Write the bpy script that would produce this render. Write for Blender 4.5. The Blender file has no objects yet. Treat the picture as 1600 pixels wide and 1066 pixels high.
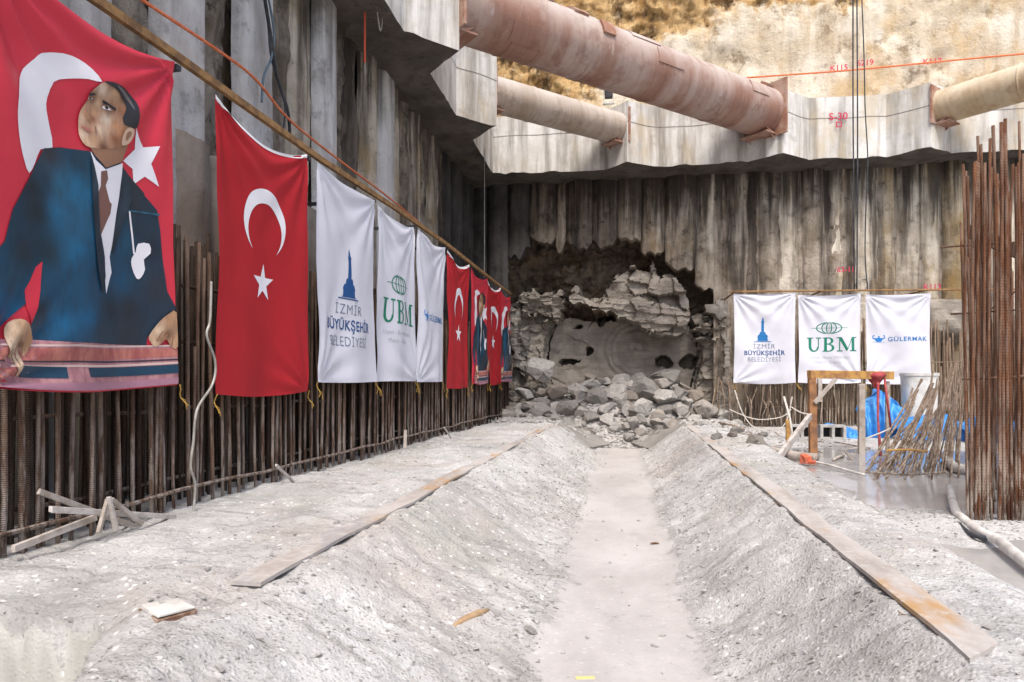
import bpy, bmesh, math, random
import numpy as np
from mathutils import Vector, Matrix

# ------------------------------------------------------------------ camera, sky, sun, exposure
scene = bpy.context.scene
COL = scene.collection
ZC = 1.72                      # eye height above the bottom of the trench; heights below are given relative to the eye
YAW = math.radians(9.84)
FPX = 1067.0                   # focal length in photograph pixels (24 mm lens)

cam_d = bpy.data.cameras.new('camera')
cam = bpy.data.objects.new('camera', cam_d); COL.objects.link(cam)
cam.location = (0, 0, ZC)
cam.rotation_euler = (math.radians(90), 0, YAW)
cam_d.sensor_width = 36.0; cam_d.lens = 24.0
cam_d.shift_x = 0.0; cam_d.shift_y = 60 / 1600
cam_d.clip_start = 0.05; cam_d.clip_end = 500
scene.camera = cam

SUN_EL, SUN_AZ = math.radians(58), math.radians(170)     # azimuth measured from +Y towards +X
world = bpy.data.worlds.new("World"); scene.world = world
world.use_nodes = True
wn = world.node_tree.nodes; wl = world.node_tree.links
sky = wn.new('ShaderNodeTexSky'); sky.sky_type = 'NISHITA'; sky.sun_disc = False
sky.sun_elevation = SUN_EL; sky.sun_rotation = SUN_AZ
sky.air_density = 1.0; sky.dust_density = 4.0; sky.ozone_density = 1.0
wn['Background'].inputs['Strength'].default_value = 0.11
wl.new(sky.outputs['Color'], wn['Background'].inputs['Color'])

sun_d = bpy.data.lights.new('sun', 'SUN'); sun_d.energy = 1.5; sun_d.angle = math.radians(18)
sun_d.color = (1.0, 0.95, 0.88)
sun = bpy.data.objects.new('sun', sun_d); COL.objects.link(sun)
sd = Vector((math.sin(SUN_AZ) * math.cos(SUN_EL), math.cos(SUN_AZ) * math.cos(SUN_EL), math.sin(SUN_EL)))
sun.rotation_euler = (-sd).to_track_quat('-Z', 'Y').to_euler()
sun.location = (6, -8, 20)

scene.view_settings.view_transform = 'Standard'
scene.view_settings.look = 'None'
scene.view_settings.gamma = 1.0
scene.view_settings.use_curve_mapping = False
scene.view_settings.exposure = 1.06

random.seed(7)
R = random.Random(11)
CT, ST = math.cos(YAW), math.sin(YAW)

# ------------------------------------------------------------------ measuring helpers (eye = origin)
def ray(px, py):
    u = (px - 800) / FPX
    return Vector((u * CT - ST, u * ST + CT, -(py - 593) / FPX))
def on_x(px, py, X):
    r = ray(px, py); return r * (X / r.x)
def on_y(px, py, Y):
    r = ray(px, py); return r * (Y / r.y)
def on_z(px, py, Z):
    r = ray(px, py); return r * (Z / r.z)

# ------------------------------------------------------------------ noise (numpy)
def _h(ix, iy, iz, seed):
    n = (ix.astype(np.int64) * 374761393 + iy.astype(np.int64) * 668265263 + iz.astype(np.int64) * 2147483647 + seed * 1274126177) & 0xFFFFFFFF
    n = ((n ^ (n >> 13)) * 1274126177) & 0xFFFFFFFF
    n = ((n ^ (n >> 16)) * 2246822519) & 0xFFFFFFFF
    return ((n ^ (n >> 15)) & 0xFFFFFF) / float(0xFFFFFF) * 2 - 1
def vnoise(x, y, z, seed=0):
    x, y, z = np.broadcast_arrays(np.asarray(x, float), np.asarray(y, float), np.asarray(z, float))
    x0, y0, z0 = np.floor(x), np.floor(y), np.floor(z)
    fx, fy, fz = x - x0, y - y0, z - z0
    fx, fy, fz = [f * f * f * (f * (f * 6 - 15) + 10) for f in (fx, fy, fz)]
    out = 0
    for dx in (0, 1):
        for dy in (0, 1):
            for dz in (0, 1):
                w = (fx if dx else 1 - fx) * (fy if dy else 1 - fy) * (fz if dz else 1 - fz)
                out = out + w * _h(x0 + dx, y0 + dy, z0 + dz, seed)
    return out
def fbm(x, y, z, oct=4, seed=0, gain=0.5):
    a, s, out = 1.0, 0.0, 0
    for i in range(oct):
        k = 2.03 ** i
        out = out + a * vnoise(np.asarray(x) * k + 13.7 * i, np.asarray(y) * k, np.asarray(z) * k, seed + i); s += a; a *= gain
    return out / s
def sstep(a, b, x):
    t = np.clip((x - a) / (b - a), 0, 1); return t * t * (3 - 2 * t)

def facet(x, z, sc, seed):
    """angular broken-rock relief: a random tilted plane per Voronoi cell"""
    X, Z = np.asarray(x) * sc, np.asarray(z) * sc
    ix, iz = np.floor(X), np.floor(Z); best = np.full(X.shape, 9e9); out = np.zeros(X.shape)
    for dx in (-1, 0, 1):
        for dz in (-1, 0, 1):
            cx, cz = ix + dx, iz + dz; o = np.zeros_like(cx)
            jx = cx + .5 + .48 * _h(cx, cz, o, seed); jz = cz + .5 + .48 * _h(cx, cz, o + 1, seed)
            d = (X - jx) ** 2 + (Z - jz) ** 2
            v = .55 * _h(cx, cz, o + 2, seed) + .8 * _h(cx, cz, o + 3, seed) * (X - jx) + .8 * _h(cx, cz, o + 4, seed) * (Z - jz)
            m = d < best; best = np.where(m, d, best); out = np.where(m, v, out)
    return out

# ------------------------------------------------------------------ materials
class NT:
    def __init__(self, name):
        self.m = bpy.data.materials.new(name); self.m.use_nodes = True
        self.n = self.m.node_tree.nodes; self.l = self.m.node_tree.links
        self.b = self.n['Principled BSDF']
        self.b.inputs['Specular IOR Level'].default_value = 0.3
    def pos(self, scale=(1, 1, 1), kind='world', off=(0, 0, 0)):
        if kind == 'world':
            o = self.n.new('ShaderNodeNewGeometry').outputs['Position']
        else:
            o = self.n.new('ShaderNodeTexCoord').outputs['Object']
        mp = self.n.new('ShaderNodeMapping'); mp.inputs['Scale'].default_value = scale; mp.inputs['Location'].default_value = off
        self.l.new(o, mp.inputs['Vector']); return mp.outputs['Vector']
    def noise(self, v, scale=5, detail=5, rough=0.55, dist=0.0):
        t = self.n.new('ShaderNodeTexNoise'); t.inputs['Scale'].default_value = scale
        t.inputs['Detail'].default_value = detail; t.inputs['Roughness'].default_value = rough
        t.inputs['Distortion'].default_value = dist
        self.l.new(v, t.inputs['Vector']); return t.outputs['Fac']
    def voro(self, v, scale=5, feature='F1', rnd=1.0):
        t = self.n.new('ShaderNodeTexVoronoi'); t.feature = feature; t.inputs['Scale'].default_value = scale
        t.inputs['Randomness'].default_value = rnd
        self.l.new(v, t.inputs['Vector']); return t
    def wave(self, v, scale=5, dist=1.0, detail=2, direction='Z', profile='SIN'):
        t = self.n.new('ShaderNodeTexWave'); t.inputs['Scale'].default_value = scale; t.bands_direction = direction
        t.wave_profile = profile
        t.inputs['Distortion'].default_value = dist; t.inputs['Detail'].default_value = detail
        self.l.new(v, t.inputs['Vector']); return t.outputs['Fac']
    def rng(self, f, a, b, c=0.0, d=1.0):
        t = self.n.new('ShaderNodeMapRange'); t.interpolation_type = 'SMOOTHSTEP'
        for k, v in zip(('From Min', 'From Max', 'To Min', 'To Max'), (a, b, c, d)): t.inputs[k].default_value = v
        self.l.new(f, t.inputs['Value']); return t.outputs['Result']
    def math(self, op, a, b=0.5):
        t = self.n.new('ShaderNodeMath'); t.operation = op
        for i, v in enumerate((a, b)):
            if isinstance(v, (int, float)): t.inputs[i].default_value = v
            else: self.l.new(v, t.inputs[i])
        return t.outputs[0]
    def mix(self, f, a, b, mode='MIX'):
        t = self.n.new('ShaderNodeMix'); t.data_type = 'RGBA'; t.blend_type = mode
        for s, v in ((0, f), (6, a), (7, b)):
            if isinstance(v, (int, float)): t.inputs[s].default_value = v
            elif isinstance(v, tuple): t.inputs[s].default_value = (*v, 1)
            else: self.l.new(v, t.inputs[s])
        return t.outputs[2]
    def col(self, c):
        if isinstance(c, tuple): self.b.inputs['Base Color'].default_value = (*c, 1)
        else: self.l.new(c, self.b.inputs['Base Color'])
    def rough(self, r):
        if isinstance(r, (int, float)): self.b.inputs['Roughness'].default_value = r
        else: self.l.new(r, self.b.inputs['Roughness'])
    def bump(self, h, strength=0.5, dist=0.02):
        t = self.n.new('ShaderNodeBump'); t.inputs['Strength'].default_value = strength; t.inputs['Distance'].default_value = dist
        self.l.new(h, t.inputs['Height']); self.l.new(t.outputs['Normal'], self.b.inputs['Normal'])
    def sep(self, v):
        t = self.n.new('ShaderNodeSeparateXYZ'); self.l.new(v, t.inputs[0]); return t.outputs
    def rand(self):
        return self.n.new('ShaderNodeObjectInfo').outputs['Random']

def concrete(name, light, mid, dark, ochre=None, streak=0.5, darkamt=0.4, ochamt=0.3, bumps=0.02, sc=1.0, lines=False, drip_shade=0.0):
    """weathered concrete: blotches, vertical run-off streaks, pits"""
    t = NT(name)
    p = t.pos((sc, sc, sc)); ps = t.pos((3.2 * sc, 3.2 * sc, 0.28 * sc)); pf = t.pos((9 * sc, 9 * sc, 1.1 * sc))
    c = t.mix(t.rng(t.noise(p, 1.3, 6, .6), .35, .65), mid, light)
    c = t.mix(t.rng(t.noise(ps, 1.0, 5, .6), .42, .68, 0, streak), c, dark)
    if ochre: c = t.mix(t.rng(t.noise(t.pos((1.1 * sc, 1.1 * sc, .55 * sc), off=(3, 7, 1)), 1.2, 6, .65), .5, .68, 0, ochamt), c, ochre)
    c = t.mix(t.rng(t.noise(pf, 1.0, 4, .6), .5, .75, 0, .45), c, light)
    c = t.mix(t.rng(t.noise(t.pos((sc, sc, sc), off=(9, 2, 5)), 2.6, 8, .72), .52, .68, 0, darkamt), c, dark)
    if drip_shade:  # run-off drips, with the shade under the beam painted in
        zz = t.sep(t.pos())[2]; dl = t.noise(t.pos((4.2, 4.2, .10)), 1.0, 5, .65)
        c = t.mix(t.rng(t.math('ADD', zz, t.math('MULTIPLY', t.math('SUBTRACT', dl, .5), 7.0)), 5.9, 7.3, 0, drip_shade), c, (.035, .028, .024))
    fine = t.noise(p, 34, 5, .7)
    c = t.mix(t.rng(fine, .55, .75, 0, .35), c, dark)
    t.col(c); t.rough(.9)
    h = t.math('ADD', t.math('MULTIPLY', t.noise(p, 9, 8, .7), 1.0), t.math('MULTIPLY', fine, .35))
    if lines: h = t.math('ADD', h, t.math('MULTIPLY', t.wave(t.pos((.5, .5, 1)), 7, 2.5, 3), .16))
    t.bump(h, .9, bumps)
    return t.m

M = {}
M['pile_light'] = concrete('pile_light_concrete', (.70, .69, .685), (.55, .535, .52), (.19, .175, .165), (.36, .30, .22), .55, .6, .3, .03, drip_shade=.55)
M['pile_mid'] = concrete('pile_stained_concrete', (.46, .40, .335), (.23, .19, .145), (.045, .036, .030), (.22, .15, .085), .9, .8, .6, .05, 1.2, drip_shade=.88)
M['pile_rough'] = concrete('pile_torn_concrete', (.50, .44, .37), (.22, .185, .145), (.045, .035, .028), (.26, .175, .10), .5, .9, .5, .10, 1.7, drip_shade=.55)
M['pile_dark'] = concrete('pile_dark_brown_concrete', (.24, .20, .165), (.115, .095, .078), (.022, .019, .017), (.12, .085, .05), .9, .7, .5, .04, drip_shade=.88)  # dark brown columns
M['pile_soot'] = concrete('pile_black_concrete', (.085, .08, .08), (.042, .040, .040), (.012, .011, .011), (.06, .045, .032), .7, .5, .3, .03)  # near-black columns towards the back corner
M['pile_tan'] = concrete('pile_tan_concrete', (.40, .345, .28), (.27, .225, .175), (.075, .06, .048), (.30, .215, .12), .7, .6, .5, .04, drip_shade=.88)
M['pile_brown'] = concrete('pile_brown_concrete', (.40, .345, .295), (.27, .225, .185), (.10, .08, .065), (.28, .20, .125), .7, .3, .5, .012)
M['pile_cream'] = concrete('pile_cream_concrete', (.80, .74, .63), (.60, .51, .385), (.10, .08, .06), (.42, .29, .13), .75, .5, .55, .035, drip_shade=.88)
M['pile_pale'] = concrete('pile_pale_concrete', (.68, .62, .53), (.43, .37, .29), (.09, .072, .056), (.34, .24, .12), .95, .7, .7, .045, drip_shade=.88)
M['pile_ochre'] = concrete('pile_ochre_concrete', (.60, .52, .40), (.34, .25, .14), (.10, .075, .05), (.36, .235, .09), .8, .6, .8, .045, drip_shade=.88)
def upper_mat():
    t = NT('weathered_upper_concrete'); p = t.pos()
    at = t.n.new('ShaderNodeAttribute'); at.attribute_name = 'earth'; e = at.outputs['Fac']
    pale = t.mix(t.rng(t.noise(p, 1.1, 6, .6), .35, .65), (.60, .505, .375), (.78, .715, .60))
    pale = t.mix(t.rng(t.noise(t.pos((2.4, 2.4, .35)), 1.1, 6, .65), .48, .68, 0, .6), pale, (.44, .33, .21))
    pale = t.mix(t.rng(t.noise(t.pos(off=(7, 2, 3)), 2.0, 9, .72), .54, .66, 0, .75), pale, (.25, .18, .11))
    pale = t.mix(t.rng(t.noise(t.pos((1, 1, .7), off=(1, 2, 8)), .8, 6, .65), .5, .64, 0, .55), pale, (.58, .40, .19))
    rk_ = t.mix(t.rng(t.noise(p, 2.2, 8, .68), .35, .65), (.30, .17, .06), (.62, .43, .21))
    rk_ = t.mix(t.rng(t.noise(t.pos((1.6, 1.6, .5), off=(3, 3, 3)), 1.6, 8, .7), .5, .64, 0, .9), rk_, (.10, .06, .03))
    rk_ = t.mix(t.rng(t.noise(p, 5, 7, .7), .55, .68, 0, .7), rk_, (.72, .60, .42))
    f = t.rng(t.math('ADD', e, t.math('MULTIPLY', t.math('SUBTRACT', t.noise(p, 2.4, 8, .7), .5), 1.5)), .34, .62)
    t.col(t.mix(f, pale, rk_)); t.rough(.95)
    t.bump(t.math('ADD', t.noise(p, 7, 9, .72), t.math('MULTIPLY', t.noise(p, 26, 5, .7), .3)), .9, .07); return t.m
M['upper'] = upper_mat()
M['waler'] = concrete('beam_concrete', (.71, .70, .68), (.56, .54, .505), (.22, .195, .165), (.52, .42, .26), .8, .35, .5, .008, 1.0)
M['underside'] = concrete('beam_shaded_underside_concrete', (.16, .142, .125), (.10, .088, .077), (.04, .034, .028), (.17, .13, .09), .3, .6, .4, .04, 1.2)  # soil-cast concrete, darkened further to paint in the shade below the beam
M['cavity'] = concrete('dark_cavity_earth', (.25, .195, .145), (.15, .115, .085), (.03, .024, .018), (.20, .135, .07), .4, .6, .6, .08, 1.2)  # dark brown earth of the recess
M['jamb'] = concrete('cut_concrete', (.36, .335, .305), (.22, .20, .18), (.055, .048, .042), (.20, .15, .10), .7, .6, .4, .03)
M['slab'] = concrete('dark_slab_concrete', (.31, .295, .275), (.24, .225, .21), (.13, .12, .11), None, .1, .3, 0, .01)

def rockmat(name, a, b, c, strata=0.3, sc=1.0, kind='world', bumpd=.03):
    t = NT(name); p = t.pos((sc, sc, sc), kind); pl = t.pos((sc * .8, sc * .8, sc * 7), kind)
    col = t.mix(t.rng(t.noise(p, 2.2, 7, .65), .35, .65), a, b)
    col = t.mix(t.rng(t.noise(pl, 1.4, 5, .6), .45, .7, 0, strata), col, c)
    col = t.mix(t.rng(t.noise(p, 22, 5, .7), .52, .72, 0, .4), col, c)
    if kind != 'world':
        col = t.mix(t.rng(t.rand(), 0, 1, 0, .75), col, c)
        col = t.mix(t.rng(t.math('FRACT', t.math('MULTIPLY', t.rand(), 7.31)), .6, 1, 0, .5), col, (.30, .24, .19))
    t.col(col); t.rough(.95)
    t.bump(t.math('ADD', t.noise(p, 8, 8, .7), t.math('MULTIPLY', t.noise(pl, 3, 4, .6), .7)), .9, bumpd)
    return t.m
M['rock'] = rockmat('broken_rock', (.38, .34, .295), (.25, .22, .187), (.07, .058, .047), .4, 1.0)
M['boulder'] = rockmat('rubble_rock', (.52, .495, .465), (.36, .342, .32), (.14, .13, .12), .35, 2.5, 'object', .02)
M['bored'] = rockmat('bored_face_rock', (.34, .305, .265), (.245, .218, .19), (.09, .078, .067), .3, 1.2, bumpd=.015)

def ground_mat():
    t = NT('trench_ground'); p = t.pos(); nrm = t.sep(t.n.new('ShaderNodeNewGeometry').outputs['Normal'])
    at = t.n.new('ShaderNodeAttribute'); at.attribute_name = 'silt'; silt = at.outputs['Fac']
    c = t.mix(t.rng(t.noise(p, .8, 6, .62), .36, .64), (.42, .412, .405), (.585, .578, .572))
    c = t.mix(t.rng(t.noise(t.pos(off=(4, 1, 0)), .6, 5, .6), .46, .66, 0, .6), c, (.43, .375, .335))
    c = t.mix(t.rng(t.noise(t.pos(off=(1, 8, 0)), .75, 5, .6), .5, .68, 0, .5), c, (.40, .415, .36))
    c = t.mix(t.rng(t.noise(t.pos((1.1, .5, 1), off=(2, 2, 0)), .9, 7, .7), .50, .66, 0, .6), c, (.27, .26, .25))
    xw = t.sep(p)[0]
    for rz, gate in ((.6, t.rng(xw, -.2, .5)), (-.6, t.rng(xw, .1, -.6))):   # tool marks running down each bank
        rotm = t.pos((1.0, 7.0, 1.0)); rotm.node.inputs['Rotation'].default_value = (0, 0, rz)
        c = t.mix(t.math('MULTIPLY', gate, t.rng(t.noise(rotm, 1.5, 7, .7), .50, .66, 0, .6)), c, (.25, .235, .215))
        c = t.mix(t.math('MULTIPLY', gate, t.rng(t.noise(rotm, 2.3, 6, .7), .56, .70, 0, .5)), c, (.68, .66, .64))
    v = t.voro(p, 46); v2 = t.voro(p, 23)
    c = t.mix(t.rng(t.noise(p, 70, 5, .75), .46, .72, 0, .38), c, (.25, .24, .23))
    c = t.mix(t.rng(t.noise(p, 6.5, 8, .75), .54, .68, 0, .45), c, (.27, .26, .245))
    c = t.mix(t.rng(t.noise(t.pos(off=(3, 3, 3)), 5.5, 8, .75), .54, .68, 0, .55), c, (.72, .71, .70))
    gv = t.sep(v2.outputs['Color'])[0]
    c = t.mix(t.math('MULTIPLY', t.rng(gv, .80, .86, 0, .7), t.rng(v2.outputs['Distance'], .2, .42, 1, 0)), c, (.82, .81, .80))
    c = t.mix(t.math('MULTIPLY', t.rng(gv, .12, .06, 0, .7), t.rng(v2.outputs['Distance'], .15, .35, 1, 0)), c, (.16, .15, .145))
    steep = t.rng(nrm[2], .38, .52, 1, 0)
    c = t.mix(steep, c, t.mix(t.rng(t.noise(t.pos((3, 3, .6)), 1.5, 5, .6), .35, .65), (.35, .345, .318), (.47, .46, .435)))
    sil = t.rng(t.math('ADD', silt, t.math('MULTIPLY', t.math('SUBTRACT', t.noise(p, 3.2, 9, .75), .5), 2.2)), .40, .80)
    c = t.mix(t.math('MULTIPLY', sil, .8), c, t.mix(t.rng(t.noise(t.pos((1, .5, 1)), 1.6, 7, .65), .35, .65), (.385, .36, .345), (.475, .45, .435)))
    t.col(c); t.rough(.95)
    h = t.math('ADD', t.math('MULTIPLY', t.noise(p, 24, 8, .78), 1.0), t.math('MULTIPLY', t.rng(v.outputs['Distance'], 0, .6, 1, 0), .45))
    h = t.math('MULTIPLY', h, t.math('SUBTRACT', 1.0, t.math('MULTIPLY', sil, .8)))
    h = t.math('MULTIPLY', h, t.math('SUBTRACT', 1.0, t.math('MULTIPLY', steep, .7)))
    t.bump(h, .9, .017)
    return t.m
M['ground'] = ground_mat()

def simple(name, c, c2=None, scale=8, rough=.6, metal=0.0, bump=0.0, kind='world', stretch=(1, 1, 1), spec=.3, amt=(.4, .65), bumpscale=None):
    t = NT(name); p = t.pos(stretch, kind)
    n = t.noise(p, scale, 6, .65)
    t.col(t.mix(t.rng(n, *amt), c, c2) if c2 else c)
    t.rough(rough); t.b.inputs['Metallic'].default_value = metal; t.b.inputs['Specular IOR Level'].default_value = spec
    if bump: t.bump(t.noise(p, bumpscale or scale * 3, 6, .7), .8, bump)
    return t.m
def rebar_mat(name, a, b, dust, dust_lo, dust_hi, dustamt):
    t = NT(name); p = t.pos(); z = t.sep(p)[2]
    c = t.mix(t.rng(t.noise(t.pos((6, 6, 1.2)), 2, 5, .65), .38, .65), a, b)
    d = t.math('MULTIPLY', t.rng(z, dust_lo, dust_hi, 1, .18), t.rng(t.noise(t.pos((14, 14, 2.2)), 1.6, 5, .7), .42, .6, 0, dustamt))
    c = t.mix(d, c, dust)
    t.col(c); t.rough(.85)
    t.bump(t.math('ADD', t.wave(t.pos((0.15, 0.15, 1)), 26, .4, 1), t.noise(p, 60, 4, .6)), .8, .004)
    return t.m
M['rebar'] = rebar_mat('rusty_rebar', (.075, .042, .028), (.15, .09, .06), (.38, .34, .31), .7, 1.9, .7)
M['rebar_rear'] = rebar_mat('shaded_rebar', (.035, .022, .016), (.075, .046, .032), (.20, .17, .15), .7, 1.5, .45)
M['rebar_back'] = rebar_mat('dusty_rebar', (.16, .105, .07), (.27, .19, .135), (.50, .43, .36), .3, 2.2, .9)
M['rebar_red'] = rebar_mat('fresh_rust_rebar', (.085, .033, .016), (.165, .068, .032), (.50, .44, .37), .35, 1.5, .95)
M['rust_bar'] = simple('rusty_tube', (.30, .17, .07), (.15, .085, .045), 9, .85, bump=.006)
M['dusty_wood'] = simple('dusty_wood', (.46, .41, .37), (.30, .25, .21), 7, .9, bump=.006, stretch=(1, 1, 1))
M['grey_wood'] = simple('pale_splintered_wood', (.52, .48, .45), (.36, .32, .29), 9, .9, bump=.005)
M['frame_steel'] = simple('rusted_orange_steel', (.36, .18, .085), (.20, .105, .06), 6, .8, bump=.004)
M['yellow_paint'] = simple('chipped_yellow_paint', (.52, .30, .09), (.30, .15, .07), 6, .7, bump=.003)
M['white_paint'] = simple('dusty_white_plastic', (.66, .645, .61), (.50, .48, .44), 5, .5)
M['hose_white'] = simple('dusty_white_hose', (.70, .67, .63), (.48, .45, .42), 5, .7)
M['tarp'] = simple('blue_tarpaulin', (.035, .20, .56), (.06, .30, .66), 4, .4, bump=.012, bumpscale=7, spec=.4)
M['red_cloth'] = simple('faded_red_cloth', (.30, .04, .05), (.44, .10, .095), 8, .75)
M['orange_rope'] = simple('orange_rope', (.72, .17, .06), (.80, .27, .14), 20, .7)
M['orange_strap'] = simple('orange_lifting_strap', (.62, .09, .05), (.70, .14, .08), 20, .7)
M['cable'] = simple('black_cable', (.03, .033, .04), (.07, .075, .085), 5, .5)
M['blue_cable'] = simple('blue_grey_cable', (.10, .15, .19), (.15, .2, .24), 5, .5)
M['wire'] = simple('galvanised_wire', (.42, .40, .37), (.28, .26, .23), 8, .55, .3)
M['white_rope'] = simple('white_rope', (.68, .64, .58), (.5, .46, .42), 20, .8)
M['yellow_tie'] = simple('yellow_tie_string', (.58, .36, .08), (.45, .27, .06), 20, .8)
M['black'] = simple('black_housing', (.02, .02, .022), (.045, .045, .05), 6, .5)
M['block'] = simple('grey_block_concrete', (.46, .45, .43), (.33, .32, .31), 8, .9, bump=.005)
M['white_cloth_hem'] = simple('white_hem_cloth', (.80, .80, .82), None, 8, .8)
M['spray'] = simple('magenta_spray_paint', (.55, .03, .09), (.62, .08, .14), 40, .9)
M['joint'] = simple('dark_joint_line', (.16, .145, .13), (.26, .235, .21), 12, .95)
M['rail'] = None
def plate_mat():
    t = NT('dusty_rail_plate'); p = t.pos(); ps = t.pos((1, .35, 1))
    c = t.mix(t.rng(t.noise(ps, 3, 6, .65), .35, .6), (.34, .30, .27), (.47, .435, .41))
    c = t.mix(t.rng(t.noise(t.pos((1, .4, 1), off=(5, 2, 0)), 1.6, 5, .6), .54, .66, 0, .85), c, (.42, .23, .07))
    c = t.mix(t.rng(t.noise(t.pos((1, .3, 1), off=(1, 9, 0)), 2.2, 6, .7), .52, .66, 0, .7), c, (.24, .25, .28))
    c = t.mix(t.rng(t.noise(p, 14, 6, .7), .5, .7, 0, .55), c, (.58, .56, .54))
    t.col(c); t.rough(.8); t.bump(t.noise(p, 22, 6, .7), .7, .006); return t.m
M['rail'] = plate_mat()
M['bracket'] = simple('rusty_bracket', (.16, .085, .055), (.34, .26, .21), 14, .9, bump=.006)

def pipe_mat(name, base, base2, dust, rustc, dustamt, axis_sc):
    t = NT(name); p = t.pos(); up = t.sep(t.n.new('ShaderNodeNewGeometry').outputs['Normal'])[2]
    xyz = t.sep(p); ax = t.math('ADD', xyz[0], t.math('MULTIPLY', xyz[1], axis_sc[3]))
    bn = t.n.new('ShaderNodeTexNoise'); bn.noise_dimensions = '1D'; bn.inputs['Scale'].default_value = .55; bn.inputs['Detail'].default_value = 3
    t.l.new(ax, bn.inputs['W'])
    b2 = t.n.new('ShaderNodeTexNoise'); b2.noise_dimensions = '1D'; b2.inputs['Scale'].default_value = 7; b2.inputs['Detail'].default_value = 4
    t.l.new(t.math('ADD', ax, t.math('MULTIPLY', xyz[2], .25)), b2.inputs['W'])
    c = t.mix(t.rng(t.math('ADD', t.math('MULTIPLY', bn.outputs['Fac'], .7), t.math('MULTIPLY', t.noise(p, .9, 5, .6), .3)), .42, .58), base, base2)
    c = t.mix(t.rng(b2.outputs['Fac'], .45, .7, 0, .22), c, rustc)
    axis_sc = axis_sc[:3]
    c = t.mix(t.rng(t.noise(t.pos(axis_sc), 1.4, 5, .65), .48, .68, 0, .5), c, rustc)
    settle = t.math('MULTIPLY', t.rng(up, -.25, .75, .04, 1), t.rng(t.noise(p, 2.2, 6, .65), .3, .62, .3, 1))
    c = t.mix(t.math('MULTIPLY', settle, dustamt), c, dust)          # cement dust lying on the upper side
    c = t.mix(t.rng(t.noise(t.pos((4, 4, 1.2), off=(2, 3, 4)), 1.5, 5, .7), .6, .72, 0, .5), c, dust)
    t.col(c); t.rough(.65); t.bump(t.math('ADD', t.noise(p, 18, 5, .7), t.math('MULTIPLY', t.wave(t.pos((1, -1, 0)), 3.5, .3, 1, 'DIAGONAL'), .2)), .6, .008)
    return t.m
M['strut_red'] = pipe_mat('red_primer_pipe', (.30, .16, .115), (.43, .32, .275), (.56, .51, .475), (.20, .085, .06), .75, (2, 2, 2, 1))
M['strut_grey'] = pipe_mat('beige_dusty_pipe', (.42, .34, .27), (.50, .43, .37), (.58, .54, .50), (.25, .17, .11), .6, (2, 2, 2, 1))
M['strut_tan'] = pipe_mat('tan_dusty_pipe', (.48, .36, .22), (.55, .44, .30), (.68, .62, .50), (.30, .16, .075), .6, (2, 2, 2, -1))
M['endplate'] = simple('rusty_end_plate', (.30, .15, .10), (.42, .29, .23), 3, .8, bump=.005)

def cloth_mat(name, c, rough=.7, sheen=0.0, trans=.25):
    t = NT(name); p = t.pos()
    t.col(t.mix(t.rng(t.noise(p, 3, 5, .6), .3, .7, 0, .12), c, tuple(v * .75 for v in c)))
    t.rough(rough)
    wv = t.math('ADD', t.noise(p, 260, 2, .5), t.math('MULTIPLY', t.noise(p, 6, 4, .6), 3.0)); t.bump(wv, .35, .004)
    return t.m
M['flag_red'] = cloth_mat('red_flag_cloth', (.40, .012, .02))
M['portrait_red'] = cloth_mat('glossy_red_print', (.58, .035, .06), .33)
M['cloth_white'] = cloth_mat('white_banner_cloth', (.63, .635, .71))
M['print_white'] = cloth_mat('white_print', (.78, .77, .82), .6)
INK = {}
def ink(name, c, rough=.5):
    if name not in INK:
        t = NT(name); p = t.pos()
        t.col(t.mix(t.rng(t.noise(p, 9, 5, .6), .3, .7, 0, .3), c, tuple(v * .6 for v in c))); t.rough(rough)
        INK[name] = t.m
    return INK[name]
def streak_ink(name, c, c2, rough=.38):
    t = NT(name); n1 = t.noise(t.pos((6, 6, 1.6)), 2.2, 6, .7)
    t.col(t.mix(t.rng(n1, .35, .68), c, c2)); t.rough(rough); t.bump(t.noise(t.pos(), 5, 4, .6), .35, .02); return t.m
def water_mat():
    t = NT('muddy_slurry'); p = t.pos()
    t.col(t.mix(t.rng(t.noise(p, .8, 5, .6), .35, .65), (.34, .33, .325), (.44, .43, .42)))
    t.rough(.12); t.b.inputs['Specular IOR Level'].default_value = .5
    t.bump(t.noise(p, 5, 3, .5), .25, .01); return t.m
M['water'] = water_mat()

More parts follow.
